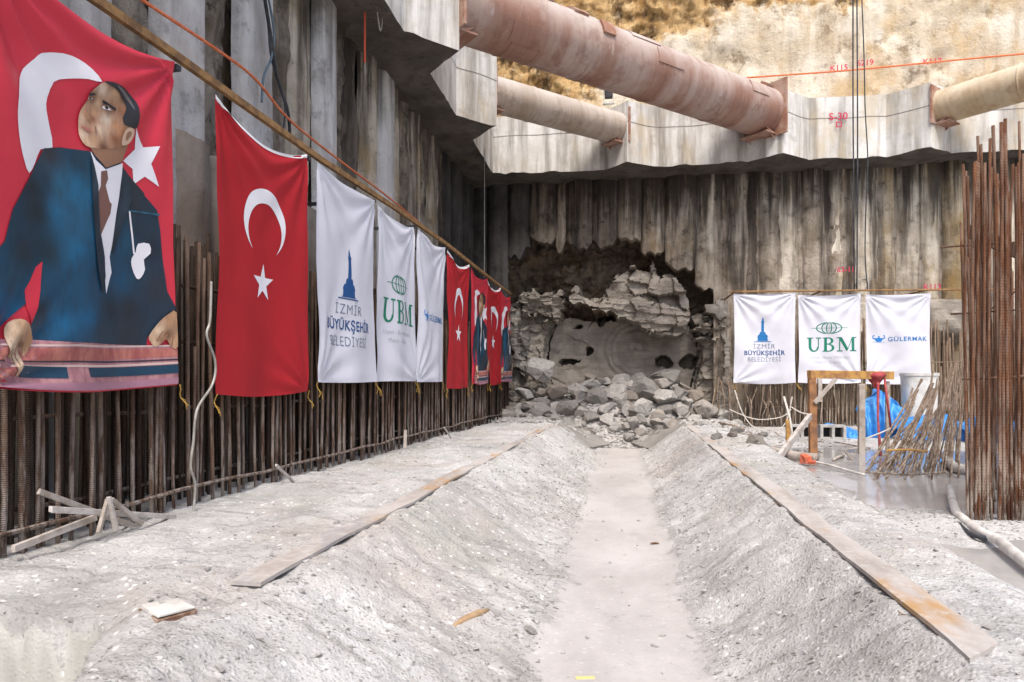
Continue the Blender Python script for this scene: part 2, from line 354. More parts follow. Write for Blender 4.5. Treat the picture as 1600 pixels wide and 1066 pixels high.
# ------------------------------------------------------------------ mesh helpers
class MB:
    def __init__(s): s.v, s.f = [], []
    def add(s, verts, faces):
        o = len(s.v); s.v.extend([tuple(v) for v in verts]); s.f.extend([tuple(i + o for i in f) for f in faces]); return s
    def grid(s, P, flip=False):
        """P: array (n, m, 3)"""
        n, m = P.shape[:2]; o = len(s.v)
        s.v.extend(map(tuple, P.reshape(-1, 3)))
        i, j = np.meshgrid(np.arange(n - 1), np.arange(m - 1), indexing='ij')
        a = (i * m + j).ravel() + o
        q = np.stack([a, a + 1, a + m + 1, a + m], 1)
        if flip: q = q[:, ::-1]
        s.f.extend(map(tuple, q.tolist())); return s
    def box(s, c, size, rot=None, jit=0, rnd=R):
        hx, hy, hz = [d / 2 for d in size]
        vs = [Vector((x, y, z)) for x in (-hx, hx) for y in (-hy, hy) for z in (-hz, hz)]
        if jit: vs = [v + Vector((rnd.uniform(-jit, jit), rnd.uniform(-jit, jit), rnd.uniform(-jit, jit))) for v in vs]
        if rot is not None: vs = [rot @ v for v in vs]
        vs = [v + Vector(c) for v in vs]
        return s.add(vs, [(0, 1, 3, 2), (4, 6, 7, 5), (0, 4, 5, 1), (2, 3, 7, 6), (0, 2, 6, 4), (1, 5, 7, 3)])
    def beam(s, p, q, w, h, up=(0, 0, 1), jit=0):
        p, q = Vector(p), Vector(q); d = (q - p); L = d.length; x = d.normalized()
        upv = Vector(up)
        if abs(x.dot(upv)) > .98: upv = Vector((1, 0, 0))
        y = upv.cross(x).normalized(); z = x.cross(y)
        rot = Matrix((x, y, z)).transposed()
        return s.box((p + q) / 2, (L, w, h), rot, jit)
    def tube(s, pts, r, n=8, cap=True):
        pts = [Vector(p) for p in pts]; rs = r if isinstance(r, (list, tuple)) else [r] * len(pts)
        o = len(s.v); ref = None
        for k, p in enumerate(pts):
            t = (pts[min(k + 1, len(pts) - 1)] - pts[max(k - 1, 0)]).normalized()
            if ref is None: ref = Vector((1, 0, 0)) if abs(t.x) < .9 else Vector((0, 1, 0))
            a = (ref - t * ref.dot(t)).normalized(); ref = a; b = t.cross(a)
            for i in range(n):
                an = 2 * math.pi * i / n
                s.v.append(tuple(p + (a * math.cos(an) + b * math.sin(an)) * rs[k]))
        for k in range(len(pts) - 1):
            for i in range(n):
                j = (i + 1) % n
                s.f.append((o + k * n + i, o + k * n + j, o + (k + 1) * n + j, o + (k + 1) * n + i))
        if cap:
            s.f.append(tuple(o + i for i in range(n))[::-1]); s.f.append(tuple(o + (len(pts) - 1) * n + i for i in range(n)))
        return s
    def prism(s, poly, z0, z1):
        """plan outline (x, y) list extruded in z"""
        n = len(poly); o = len(s.v)
        for z in (z0, z1): s.v.extend([(x, y, z) for x, y in poly])
        s.f.append(tuple(o + i for i in range(n))[::-1]); s.f.append(tuple(o + n + i for i in range(n)))
        for i in range(n):
            j = (i + 1) % n; s.f.append((o + i, o + j, o + n + j, o + n + i))
        return s

def props(o, label=None, cat=None, group=None, kind=None):
    for k, v in (('label', label), ('category', cat), ('group', group), ('kind', kind)):
        if v: o[k] = v
    return o
def empty(name, loc, label, cat, group=None):
    o = bpy.data.objects.new(name, None); COL.objects.link(o)
    o.location = (loc[0], loc[1], loc[2] + ZC); o.empty_display_size = .2
    return props(o, label, cat, group)
def mk(name, mb, mat, parent=None, smooth=False, base=None, label=None, cat=None, group=None, kind=None, sharp=None):
    """link a builder's shape as one mesh object (shape given in eye coordinates)"""
    v = np.array(mb.v, float)
    if parent is None:
        if base is None: base = ((v[:, 0].min() + v[:, 0].max()) / 2, (v[:, 1].min() + v[:, 1].max()) / 2, v[:, 2].min())
        loc = np.array(base, float)
        wloc = (loc[0], loc[1], loc[2] + ZC)
    else:
        p, loc = parent, np.zeros(3)
        while p is not None: loc = loc + np.array(p.location); p = p.parent
        loc = loc - np.array((0, 0, ZC)); wloc = (0, 0, 0)
    v = v - loc
    me = bpy.data.meshes.new(name); me.from_pydata(v.tolist(), [], mb.f)
    if smooth: me.polygons.foreach_set('use_smooth', [True] * len(me.polygons))
    if sharp is not None and smooth: me.set_sharp_from_angle(angle=math.radians(sharp))
    me.update()
    o = bpy.data.objects.new(name, me); COL.objects.link(o); o.location = wloc
    if mat: me.materials.append(mat)
    if parent: o.parent = parent
    return props(o, label, cat, group, kind)
def bevel(o, w=.01, seg=2):
    b = o.modifiers.new('bevel', 'BEVEL'); b.width = w; b.segments = seg; b.limit_method = 'ANGLE'; return o

# ------------------------------------------------------------------ ground
def rail_l(Y): return -1.83 + 0.012 * (Y - 3)
def rail_r(Y): return 1.30 - 0.004 * (Y - 3)
def trench_t(X, Y):
    """0 on the trench floor, 1 at the rails"""
    cf = -.03 - .02 * (Y - 4); half = .36 + .10 * fbm(Y * .8, X * .3, 0, 3, 5) + .05 * fbm(X * 4, Y * 4, 0, 3, 6)
    li = rail_l(Y) + .13; ri = rail_r(Y) - .13
    return np.maximum(np.clip((cf - half - X) / (cf - half - li), 0, 1), np.clip((X - cf - half) / (ri - cf - half), 0, 1))
def ground_z(X, Y, fine=True):
    t = trench_t(X, Y)
    z = -1.56 + .53 * (.75 * t ** 1.45 + .25 * t * t * (3 - 2 * t)) + .035 * np.sin(np.pi * t) * fbm(X * .7, Y * .7, 4, 2, 14)
    z = z + .07 * sstep(.0, .3, t) * (1 - sstep(.8, 1, t)) * fbm(X * 1.4, Y * 1.4, 0, 3, 8)
    # the right-hand berm falls to the pit floor
    edge = 2.02 + .13 * fbm(Y * .55, 1.3, 0, 3, 9) + .35 * sstep(9, 15, Y)
    rt = sstep(edge - .22, edge + .25, X)
    floor = -1.205 + .06 * fbm(X * .6, Y * .6, 7, 3, 21) + .07 * sstep(11.5, 14, Y)
    floor = floor + .075 * np.exp(-(((X - 3.0) / .8) ** 2 + ((Y - 6.1) / .55) ** 2)) + .05 * np.exp(-(((X - 2.45) / .22) ** 2 + ((Y - 5.7) / .5) ** 2))
    z = z + rt * (floor - z)
    out = np.maximum(sstep(0, .12, rail_l(Y) - .08 - X), sstep(0, .12, X - rail_r(Y) - .09) * (1 - rt))
    z = z + out * (.022 + .02 * fbm(X * 2.2, Y * 1.1, 3, 3, 24))
    # rubble at the far end fills the trench
    fy = sstep(15.6, 19.3, Y); wx = sstep(-3.7, -2.2, X) * (1 - sstep(1.3, 2.6, X))
    z = np.maximum(z, -1.60 + fy * wx * (1.30 + .25 * np.exp(-((X + .4) / 1.3) ** 2)))
    # front end of the left berm, cut off square
    cut = 2.62 - .55 * sstep(-2.35, -1.85, X) - 1.3 * sstep(-2.0, -1.55, X) + .03 * fbm(X * 3, 1, 1, 3, 27)
    z = z - .9 * (1 - sstep(cut - .03, cut + .03, Y)) * (X < -1.2)
    z = np.where((Y < cut + .6) & (X < -1.2), z - .07 * (1 - sstep(cut, cut + .4, Y)), z)
    if fine:
        dry = sstep(0.0, .2, t) * (1 - .8 * rt)
        bank = sstep(.08, .35, t) * (1 - sstep(.8, .98, t)) * (1 - rt)
        gq = np.sin(Y * 10 - X * 5 * np.sign(X + .3) + 3.5 * fbm(X * 1.2, Y * .7, 2, 3, 71)); z = z - bank * .022 * np.clip(gq, 0, 1) ** 3 * np.clip(.4 + 2 * fbm(X * .8, Y * .5, 6, 2, 72), 0, 1)
        z = z + dry * (.034 * fbm(X * 2.2 + Y * .9, Y * 3.4, 0, 4, 31) + .022 * np.abs(fbm(X * 9, Y * 6, 2, 3, 41)) + .012 * fbm(X * 24, Y * 24, 1, 2, 51)) + (1 - dry) * .010 * fbm(X * 2.4, Y * 2.4, 0, 4, 61)
    return z
def gz(x, y): return float(ground_z(np.array([x]), np.array([y]))[0])

def build_ground():
    xs = np.concatenate([np.linspace(-40, -4.6, 12), np.arange(-4.4, -2.9, .1), np.arange(-2.9, 2.6, .024), np.arange(2.62, 6, .07), np.arange(6, 13, .3), np.linspace(14, 40, 8)])
    yn = 1.1 * np.exp(np.arange(0, math.log(21 / 1.1), .0105))
    ys = np.concatenate([np.linspace(-30, .6, 14), yn, np.linspace(22, 40, 6)])
    X, Y = np.meshgrid(xs, ys, indexing='ij')
    Z = ground_z(X, Y)
    P = np.stack([X, Y, Z], -1)
    g = mk('ground', MB().grid(P, True), M['ground'], smooth=True, base=(0, 0, -1.72), kind='structure')
    at = g.data.attributes.new('silt', 'FLOAT', 'POINT')
    at.data.foreach_set('value', (1 - sstep(0.0, .30, trench_t(X, Y))).ravel().astype(np.float32))
build_ground()
wy = np.linspace(2.4, 16.5, 30); wx = np.linspace(2.0, 12.5, 24)
WX, WY = np.meshgrid(wx, wy, indexing='ij')
mk('water', MB().grid(np.stack([WX, WY, WX * 0 - 1.185], -1), True), M['water'], kind='structure')

# ------------------------------------------------------------------ bored pile walls
XL, YB, ZB, ZT = -4.43, 18.95, 5.46, 7.0           # wall faces, underside and top of the waling beam
def pile_grid(c, w, z0, z1, depth, rough, flat, seed, axis, res=.045, jag=None, zres=.06):
    """one exposed pile: bulging (or trimmed flat) face with torn edges. returns grid over (across, height)"""
    na = max(8, int(w / res)); nz = max(8, int((z1 - z0) / zres))
    a = np.linspace(-1, 1, na); zz = np.linspace(0, 1, nz)
    A, T = np.meshgrid(a, zz, indexing='ij')
    lo = z0 if jag is None else z0 + .22 * A ** 2 + jag * fbm(A * 1.1, seed, 3, 4, seed)
    Zv = lo + (z1 - lo) * T
    prof = np.sqrt(np.clip(1 - (A * .97) ** 2, 0, 1)) if not flat else np.clip((1 - np.abs(A)) * 5, 0, 1) ** .6
    bulge = w * .36 if not flat else .15
    n = fbm(A * w * 2.2 + seed, Zv * .8, seed * 1.7, 4, seed)
    n2 = fbm(A * w * 9, Zv * 4.0, seed * .7, 3, seed + 9)
    edge = 1 - .12 * np.abs(fbm(Zv * 1.6, A * 1.5, seed, 3, seed + 3)) * np.abs(A)
    out = depth + bulge * (prof - 1) + rough * (n * 1.0 + .45 * n2) + rough * .35 * np.minimum(0, fbm(A * w * 3, Zv * 1.4, 5, 3, seed + 5)) * 3
    return c + A * w / 2 * edge, out, Zv
def add_pile(parent, c, w, z0, z1, depth, rough, flat, seed, wall, mat, jag=None, res=.045, zres=.06, cap=False):
    S, out, Zv = pile_grid(c, w, z0, z1, depth, rough, flat, seed, wall, res, jag, zres)
    if wall == 'L': P = np.stack([XL + out, S, Zv], -1); flip = False
    else: P = np.stack([S, YB - out, Zv], -1); flip = False
    mb = MB().grid(P, flip)
    if cap:                                                 # ragged ledge on top
        top = P[:, -1, :]; top[:, 2] += .10 * fbm(top[:, 1] * 2.4, seed, 0, 4, 3) + .03 * fbm(top[:, 1] * 9, seed, 0, 2, 4)
        mb = MB().grid(P, flip); back = top.copy(); back[:, 0] = XL - .1; back[:, 2] += .06
        mid = (top + back) / 2; mid[:, 2] += .04 * fbm(top[:, 1] * 7, 3, 0, 3, 8) + .02
        mb.grid(np.stack([top, mid, back], 1), flip)
    if jag is not None:                                     # torn underside, going back into the wall
        ring = P[:, 0, :]; back = ring.copy()
        if wall == 'L': back[:, 0] = XL - .3
        else: back[:, 1] = YB + .35
        mb.grid(np.stack([back, ring], 1), flip)
    return mk('pile', mb, mat, parent, smooth=True)

left_wall = empty('pile_wall', (XL, 10, -1.75), 'long bored pile wall with pale and dark columns behind the hanging flags', 'wall')
back_wall = empty('pile_wall', (2, YB, -1.75), 'back pile wall with the broken opening above the rubble heap', 'wall')
# left wall: (centre Y, width, kind): L pale flat-trimmed, D recessed and rough
LP = [(3.4, .70, 'L'), (4.05, .72, 'D'), (4.75, .74, 'L'), (5.4, .7, 'D'), (6.02, .72, 'L'), (6.68, .66, 'D'), (7.36, .74, 'L'), (8.05, .70, 'D'), (8.6, .6, 'R'), (9.24, .62, 'L'),
      (9.86, .68, 'D'), (10.5, .64, 'D2'), (11.12, .7, 'R'), (11.75, .62, 'L'), (12.36, .68, 'R'), (13.0, .68, 'D'), (13.65, .68, 'R'), (14.3, .68, 'D'),
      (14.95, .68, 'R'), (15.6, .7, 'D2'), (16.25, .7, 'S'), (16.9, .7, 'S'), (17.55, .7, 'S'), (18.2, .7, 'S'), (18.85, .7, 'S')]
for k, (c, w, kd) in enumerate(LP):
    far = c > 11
    mat = {'L': M['pile_light'], 'R': M['pile_tan'] if k % 2 else M['pile_pale'], 'D': M['pile_rough'], 'D2': M['pile_dark'], 'S': M['pile_soot']}[kd]  # pile_soot: the near-black concrete
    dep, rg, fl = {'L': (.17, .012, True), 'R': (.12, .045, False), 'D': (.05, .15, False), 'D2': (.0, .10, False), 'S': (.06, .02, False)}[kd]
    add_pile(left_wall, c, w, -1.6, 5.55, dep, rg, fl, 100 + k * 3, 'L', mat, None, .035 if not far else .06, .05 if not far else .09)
# lower course of the left wall stands proud below a ragged ledge
for k, (c, w, kd) in enumerate(LP):
    if c > 10: break
    add_pile(left_wall, c + .1, w * .98, -1.6, 2.38 + .05 * math.sin(k * 2.1), .26, .02, False, 400 + k * 5, 'L', M['pile_brown'], None, .05, .07, True)
mb = MB()
yy = np.linspace(0, 21.5, 160); zz = np.linspace(-1.7, 12.5, 110)
Yg, Zg = np.meshgrid(yy, zz, indexing='ij')
mb.grid(np.stack([XL - .16 + .05 * fbm(Yg * 1.5, Zg * 1.5, 0, 3, 77), Yg, Zg], -1))
mk('infill', mb, M['pile_mid'], left_wall, smooth=True)
for k in range(26):                                       # above the waling beam
    c = 2.5 + k * .66
    add_pile(left_wall, c, .68, 6.9, 12.4, .05, .05, False, 700 + k, 'L', M['pile_light'] if k % 2 else M['pile_mid'], None, .09, .2)

# back wall: columns right of the opening, broken columns over it
def cut_height(X):
    """height of the torn lower ends of the columns over the opening (X at the wall face)"""
    px = [-4.6, -3.35, -2.9, -2.3, -1.9, -1.2, -.5, .2, .8, 1.35, 1.75, 2.05, 2.4]
    pz = [3.0, 3.3, 3.95, 3.75, 3.6, 3.9, 3.85, 3.8, 3.45, 3.1, 2.95, 2.5, 1.3]
    return float(np.interp(X, px, pz))
bounds = [732, 760, 792, 826, 868, 883, 924, 966, 1002, 1040, 1088, 1128, 1165, 1188, 1212, 1255, 1290, 1336, 1376, 1404, 1440, 1476, 1512, 1552, 1592, 1632, 1672]
mats_ = ['soot', 'soot', 'soot', 'dark', 'mid', 'dark', 'dark', 'tan', 'mid', 'mid', 'pale', 'mid', 'dark', 'mid', 'pale', 'mid', 'cream', 'pale', 'ochre', 'pale', 'cream', 'ochre', 'pale', 'cream', 'pale', 'mid']  # soot: the near-black concrete
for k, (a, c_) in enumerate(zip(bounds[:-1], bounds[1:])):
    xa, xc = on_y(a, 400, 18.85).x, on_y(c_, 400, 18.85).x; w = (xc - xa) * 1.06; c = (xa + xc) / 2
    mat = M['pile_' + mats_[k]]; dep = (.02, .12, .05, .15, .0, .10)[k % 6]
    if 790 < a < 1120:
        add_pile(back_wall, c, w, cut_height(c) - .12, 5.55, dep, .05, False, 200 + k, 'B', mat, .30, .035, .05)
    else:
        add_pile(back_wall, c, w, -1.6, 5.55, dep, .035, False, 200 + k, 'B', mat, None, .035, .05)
# upper back wall above the beam: weathered, torn to earth at the top left
def upper_depth(Xg, Zg):
    col = np.sqrt(np.clip(1 - (2 * np.abs(((Xg + .10 * fbm(Zg * .4, Xg * .3, 0, 2, 3)) / .68) % 1 - .5)) ** 2, 0, 1))
    n = fbm(Xg * .8, Zg * .5, 0, 5, 301); n2 = fbm(Xg * 3, Zg * 2, 4, 4, 311)
    rough = sstep(.0, .3, fbm(Xg * .7 + 3, Zg * .5, 9, 3, 321))
    return .13 * col * (1 - .6 * rough) + .10 * n + (.02 + .13 * rough) * n2
def earth_amount(Xg, Zg):
    topleft = sstep(2.4, -1.6, Xg + (Zg - 9) * -.9) * sstep(7.0, 8.6, Zg + .3 * (1.5 - Xg))
    band = sstep(9.0, 10.3, Zg + .5 * fbm(Xg * 1.1, 0, 0, 3, 71))
    return np.clip(.12 + .30 * fbm(Xg * .55, Zg * .8, 2, 4, 333) + topleft * .62 + band * .36, 0, 1)
xu = np.arange(-4.6, 13.5, .06); zu = np.arange(6.6, 12.6, .06)
Xu, Zu = np.meshgrid(xu, zu, indexing='ij')
em = earth_amount(Xu, Zu); es = sstep(.3, .65, em)
dep = upper_depth(Xu, Zu) * (1 - .5 * es) + es * (.16 * facet(Xu + .1 * fbm(Xu * 3, Zu * 3, 0, 2, 9), Zu, 2.2, 41) + .08 * facet(Xu, Zu, 5, 43) - .10)
up = mk('upper_face', MB().grid(np.stack([Xu, YB - .05 - dep, Zu], -1)), M['upper'], back_wall, smooth=True)
at = up.data.attributes.new('earth', 'FLOAT', 'POINT'); at.data.foreach_set('value', em.ravel().astype(np.float32))
mb = MB(); xs2 = np.linspace(2.2, 13.5, 90); zs2 = np.linspace(-1.7, 6.7, 60); Xg, Zg = np.meshgrid(xs2, zs2, indexing='ij')
mb.grid(np.stack([Xg, YB + .02 + .04 * fbm(Xg * 2, Zg * 2, 0, 3, 17), Zg], -1)); mk('infill', mb, M['pile_mid'], back_wall, smooth=True)

# the opening: recessed earth, a hanging ledge of layered rock, the round bored face with its rings, cut jambs
DC = (-.25, .62); DR = 2.3                                 # bored disc centre (X, Z) and radius
def build_opening():
    xs = np.arange(-4.7, 2.62, .028); zs = np.arange(-1.8, 5.6, .028)
    Xg, Zg = np.meshgrid(xs, zs, indexing='ij')
    wob = .10 * fbm(Xg * 1.3, Zg * 1.3, 0, 4, 501); jit = .07 * fbm(Xg * 5, Zg * 5, 0, 3, 502)
    n = fbm(Xg * 1.1, Zg * 1.1, 0, 5, 511); n2 = fbm(Xg * 4.5, Zg * 4.5, 3, 4, 521)
    f1 = facet(Xg + jit * .6, Zg * 1.5, 1.7, 61); f2 = facet(Xg + jit * .5, Zg * 1.6, 3.6, 62); f3 = facet(Xg, Zg * 1.4, 8, 63)
    Yv = YB + 1.15 + .35 * n + .14 * n2 + .12 * f2
    ident = np.zeros(Xg.shape, int)                        # 0 earth
    r = np.hypot(Xg - DC[0], Zg - DC[1])
    disc = (r + wob < DR) & (Zg < 1.75 + .25 * n + jit)
    rr = np.hypot(Xg - .15, Zg - .85)
    rr = rr + .05 * n2 + .08 * wob
    ring = (np.abs(((rr + .04 * np.sin(rr * 9)) / .21) % 1 - .5) * .15 * np.clip(.6 + 1.6 * n, .35, 1) + .26 * np.clip(1 - rr / .42, 0, 1)) * sstep(1.3, .8, rr)
    Yv = np.where(disc, YB + .75 + .05 * n + .03 * n2 - ring + .05 * f1 * (rr > 1.25), Yv); ident = np.where(disc, 1, ident)
    for (hx, hz, a, b) in ((-1.75, .48, .32, .11), (-1.12, .80, .10, .14), (.93, .46, .25, .18), (1.62, .46, .27, .20), (.8, .02, .09, .09), (-.72, 1.72, .2, .12), (-1.5, 1.5, .12, .08)):
        q = ((Xg - hx + wob * 1.2 + jit) / a) ** 2 + ((Zg - hz + .12 * n2 + jit) / b) ** 2
        Yv = Yv + .75 * sstep(1.2, .55, q)
    # rim left by the cutter on both sides, stones in the joint
    rim = (np.abs(r + wob * .8 + jit - DR - .10) < .30) & (Zg < 1.75 + .3 * n)
    Yv = np.where(rim, YB + .45 + .1 * n + .12 * f2 + .02 * f3, Yv); ident = np.where(rim, 4, ident)
    groove = np.abs(r + wob - DR + .16) < .06
    Yv = np.where(groove & (Zg < 1.7), Yv + .35, Yv)
    jl = (Xg < -2.75 + .35 * n + jit) & (Zg < 2.2 + .6 * n)
    Yv = np.where(jl & ~rim & ~disc, YB + .3 + .15 * n + .2 * f1 + .12 * f2, Yv); ident = np.where(jl & ~disc & ~rim, 2, ident)
    jr = (Xg > 1.95 + .2 * n + jit) & (Zg < 2.05 + .5 * n)
    Yv = np.where(jr & ~disc & ~rim, YB + .05 - .14 * np.sqrt(np.clip(1 - ((Xg - 2.3) / .45) ** 2, 0, 1)) + .06 * n + .05 * f2, Yv); ident = np.where(jr & ~disc & ~rim, 3, ident)
    # hanging ledge of layered rock
    ej = .16 * f2 + .05 * f3 + jit * .6
    top = np.interp(Xg, [-1.75, -1.5, -1.25, -.9, -.3, .1, .5, .62, .75, 1.1, 1.35, 1.6], [2.1, 2.55, 2.2, 2.15, 2.85, 3.05, 2.95, 3.12, 2.75, 2.78, 2.5, 2.0]) + .10 + ej * .8
    bot = np.interp(Xg, [-1.75, -1.3, -.8, -.3, .2, .5, 1.0, 1.45, 1.6], [2.1, 1.85, 1.75, 1.55, 1.3, 1.05, .98, 1.1, 1.6]) + .16 + ej * .6
    led = (Zg < top) & (Zg > bot) & (Xg > -1.75) & (Xg < 1.58)
    h = np.clip((Zg - bot) / np.maximum(top - bot, .05), 0, 1)
    zl = Zg + .10 * n + .10 * Xg + .04 * f1
    step = _h(np.floor(zl * 6.5), np.floor(zl * 0), np.floor(zl * 0), 77)
    yled = YB + .05 - .30 * (1 - h) ** .6 * (h < .5) + .34 * f1 * (.4 + h) + .08 * f2 + .015 * f3 + .06 * step * (h < .62) + .025 * n2 + .35 * np.maximum(0, h - .55)
    Yv = np.where(led, yled, Yv); ident = np.where(led, 4, ident)
    # broken shelf of rock on the left and a lump on the right
    for (x0, x1, z0, z1, yy0) in ((-3.05, -1.85, 1.75, 2.5, .15), (1.72, 2.4, 1.12, 1.55, .1)):
        lump = (Xg > x0 + ej) & (Xg < x1 + ej) & (Zg > z0 + ej * 1.2) & (Zg < z1 + ej * 1.4)
        Yv = np.where(lump, YB + yy0 + .2 * f2 + .04 * f3 + .07 * step + .04 * n2, Yv); ident = np.where(lump, 4, ident)
    P = np.stack([Xg, Yv, Zg], -1); g = MB().grid(P)
    idf = ident[:-1, :-1].ravel()
    for i, (nm, mt) in enumerate((('earth_recess', M['cavity']), ('bored_face', M['bored']), ('cut_rim', M['jamb']), ('cut_jamb', M['jamb']), ('rock_ledge', M['rock']))):
        fs = [f for f, s in zip(g.f, (idf == i).tolist()) if s]
        used = sorted({k for f in fs for k in f}); mp = {k: n_ for n_, k in enumerate(used)}
        m2 = MB(); m2.v = [g.v[k] for k in used]; m2.f = [tuple(mp[k] for k in f) for f in fs]
        mk(nm, m2, mt, back_wall, smooth=True, sharp=30)
build_opening()

# ------------------------------------------------------------------ waling beam with strut seats along both walls
face = [(-3.5, 2.0), (-3.5, 5.2), (-2.8, 5.9), (-3.5, 6.65), (-3.5, 10.25), (-2.8, 11.02), (-3.52, 11.75), (-3.55, 13.72), (-2.85, 14.5), (-3.55, 15.2), (-3.6, 17.85),
        (-.67, 17.97), (-.08, 17.38), (.73, 17.95), (2.89, 17.9), (3.64, 17.33), (4.39, 18.0), (6.19, 18.1), (6.97, 17.52), (7.65, 18.08), (13.4, 18.2)]
mb = MB()
n = len(face)
def subdivide(pts, step=.16):
    out = []
    for a, b in zip(pts[:-1], pts[1:]):
        k = max(1, int(math.dist(a, b) / step))
        out += [(a[0] + (b[0] - a[0]) * i / k, a[1] + (b[1] - a[1]) * i / k) for i in range(k)]
    return out + [pts[-1]]
fs_ = subdivide(face)
rows = []
zlev = [ZB, ZB + .05, ZB + .3, ZB + .9, ZB + 1.02, ZB + 1.03, ZB + 1.35, ZT]
bwall = []
for (x, y) in fs_:
    bwall.append((max(x, XL - .1) if y > 17.8 and x > -3.55 else XL - .1, y if x < -2.0 and y < 17.8 else YB + .1))
def wallpt(x, y):
    if x < -3.5 and y > 17.5: return (XL - .1, YB + .1)
    return (XL - .1, y) if x < -2.5 and y < 17.6 else (x, YB + .1)
P, PU = [], []
for (x, y) in fs_:
    j = .035 * (float(vnoise(np.array([x * 3.]), np.array([y * 3.]), np.array([0.]), 5)[0]) + float(vnoise(np.array([x * 8.]), np.array([y * 8.]), np.array([0.]), 6)[0]))
    wx_, wy_ = wallpt(x, y)
    bot = (x, y, ZB + max(0, j))
    PU.append([(wx_ + (x - wx_) * q, wy_ + (y - wy_) * q, ZB + .02 + .06 * float(vnoise(np.array([(x + (wx_ - x) * (1 - q)) * 2.2]), np.array([(y + (wy_ - y) * (1 - q)) * 2.2]), np.array([1.]), 9)[0])) for q in (0, .2, .4, .6, .8, .94)] + [bot])
    P.append([bot] + [(x, y, z) for z in zlev[1:]] + [(wx_, wy_, ZT)])
mb.grid(np.array(P))
waler = mk('waling_beam', mb, M['waler'], base=(-3.5, 10, ZB), label='pale concrete waling beam with toothed strut seats along both pile walls', cat='concrete beam', smooth=True, sharp=22)
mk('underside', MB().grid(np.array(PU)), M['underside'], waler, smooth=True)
# cast joints and lift lines on the beam
mbj = MB()
def on_face(i, f, off=.004):
    a, b = Vector((*face[i], 0)), Vector((*face[i + 1], 0)); d = (b - a).normalized(); nrm = Vector((d.y, -d.x, 0))
    return a + (b - a) * f + nrm * off
for i in range(4, n - 1):
    if math.dist(face[i], face[i + 1]) < .3: continue
    seq = [on_face(i, f) for f in (0.0, .2, .4, .6, .8, 1.0)]
    for a, b in zip(seq[:-1], seq[1:]):
        za = ZB + 1.0 + .015 * math.sin(a.x * 5 + a.y * 3); zb = ZB + 1.0 + .015 * math.sin(b.x * 5 + b.y * 3)
        mbj.add([(a.x, a.y, za), (b.x, b.y, zb), (b.x, b.y, zb + .018), (a.x, a.y, za + .018)], [(0, 1, 2, 3)])
mk('joint_line', mbj, M['joint'], waler)

# ------------------------------------------------------------------ steel pipe struts
def strut(label, p, q, r, mat, patches, plate_a=True, plate_b=True):
    p, q = Vector(p), Vector(q); d = (q - p).normalized(); L = (q - p).length
    side = Vector((d.y, -d.x, 0)).normalized(); up = Vector((0, 0, 1))
    root = empty('pipe_strut', (p + q) / 2 - up * r, label, 'steel strut', 'pipe struts under the beams')
    mb = MB(); k = 40
    n = 48
    mb.tube([p + d * L * i / k for i in range(k + 1)], r, n, True)
    mk('pipe', mb, mat, root, smooth=True, sharp=50)
    for f in [f_ for f_ in patches.get('welds', [])]:
        m = MB(); c = p + d * L * f; m.tube([c - d * .018, c - d * .012, c + d * .012, c + d * .018], [r + .001, r + .012, r + .012, r + .001], n, False)
        mk('weld_seam', m, mat, root, smooth=True)
    for (f, ang, ln, wd, th) in patches.get('plates', []):
        a = math.radians(ang); nr = side * math.cos(a) + up * math.sin(a); tg = -side * math.sin(a) + up * math.cos(a)
        m = MB(); seg = 7
        half = wd / r / 2
        vs, fsx = [], []
        for e, off in ((0, 0), (1, 0)):
            for i in range(seg + 1):
                aa = a + half * (2 * i / seg - 1); rr_ = side * math.cos(aa) + up * math.sin(aa)
                for rad in (r - .01, r + th): vs.append(p + d * (L * f + ln * (e - .5)) + rr_ * rad)
        W = 2; off2 = (seg + 1) * 2
        for i in range(seg):
            b0 = i * 2
            fsx += [(b0 + 1, b0 + 3, off2 + b0 + 3, off2 + b0 + 1), (b0, b0 + 2, b0 + 3, b0 + 1), (off2 + b0, off2 + b0 + 1, off2 + b0 + 3, off2 + b0 + 2)]
        fsx += [(0, 1, off2 + 1, off2), (seg * 2, off2 + seg * 2, off2 + seg * 2 + 1, seg * 2 + 1)]
        m.add(vs, fsx); mk('patch_plate', m, M['endplate'] if th > .03 else mat, root)
    rot = Matrix((d, side, up)).transposed()
    for on, c, sg in ((plate_a, p, 1), (plate_b, q, -1)):
        if not on: continue
        m = MB().box(c - d * sg * .02, (.05, r * 2.25, r * 2.25), rot); ep = mk('end_plate', m, M['endplate'], root)
        for e in (-1, 1):                                    # triangular stiffeners and the seat bracket
            m = MB()
            base = c + d * sg * .01; z = -r * .96
            t1 = [base + side * e * r * .55 + up * (z - .02), base + side * e * r * .55 + up * (z - .24 * r - .05), base + d * sg * (.42 * r + .1) + side * e * r * .55 + up * (z - .02 + .1)]
            vs = [v + side * .012 for v in t1] + [v - side * .012 for v in t1]
            m.add(vs, [(0, 1, 2), (5, 4, 3), (0, 3, 4, 1), (1, 4, 5, 2), (2, 5, 3, 0)]); mk('stiffener', m, M['endplate'], ep)
        m = MB().box(c + d * sg * (.2 * r + .08) - up * (r + .03), (.4 * r + .16, r * 1.3, .03), rot); mk('seat_bracket', m, M['endplate'], root)
    return root
S1 = ((-3.12, 11.42, 6.52), (3.22, 17.66, 6.58))
strut('thick red primer pipe strut crossing the corner, largest of the three', S1[0], S1[1], .585, M['strut_red'],
      {'welds': [.13, .2, .33, .345, .55, .78], 'plates': [(.17, -40, .9, .34, .02), (.30, 55, .34, .28, .05), (.365, 25, .30, .3, .05), (.21, 60, .3, .26, .05), (.56, 10, .75, .32, .02), (.49, 48, .8, .3, .02), (.9, 22, .6, .3, .02), (.12, 50, .9, .3, .02), (.97, 60, .25, .2, .06)]})
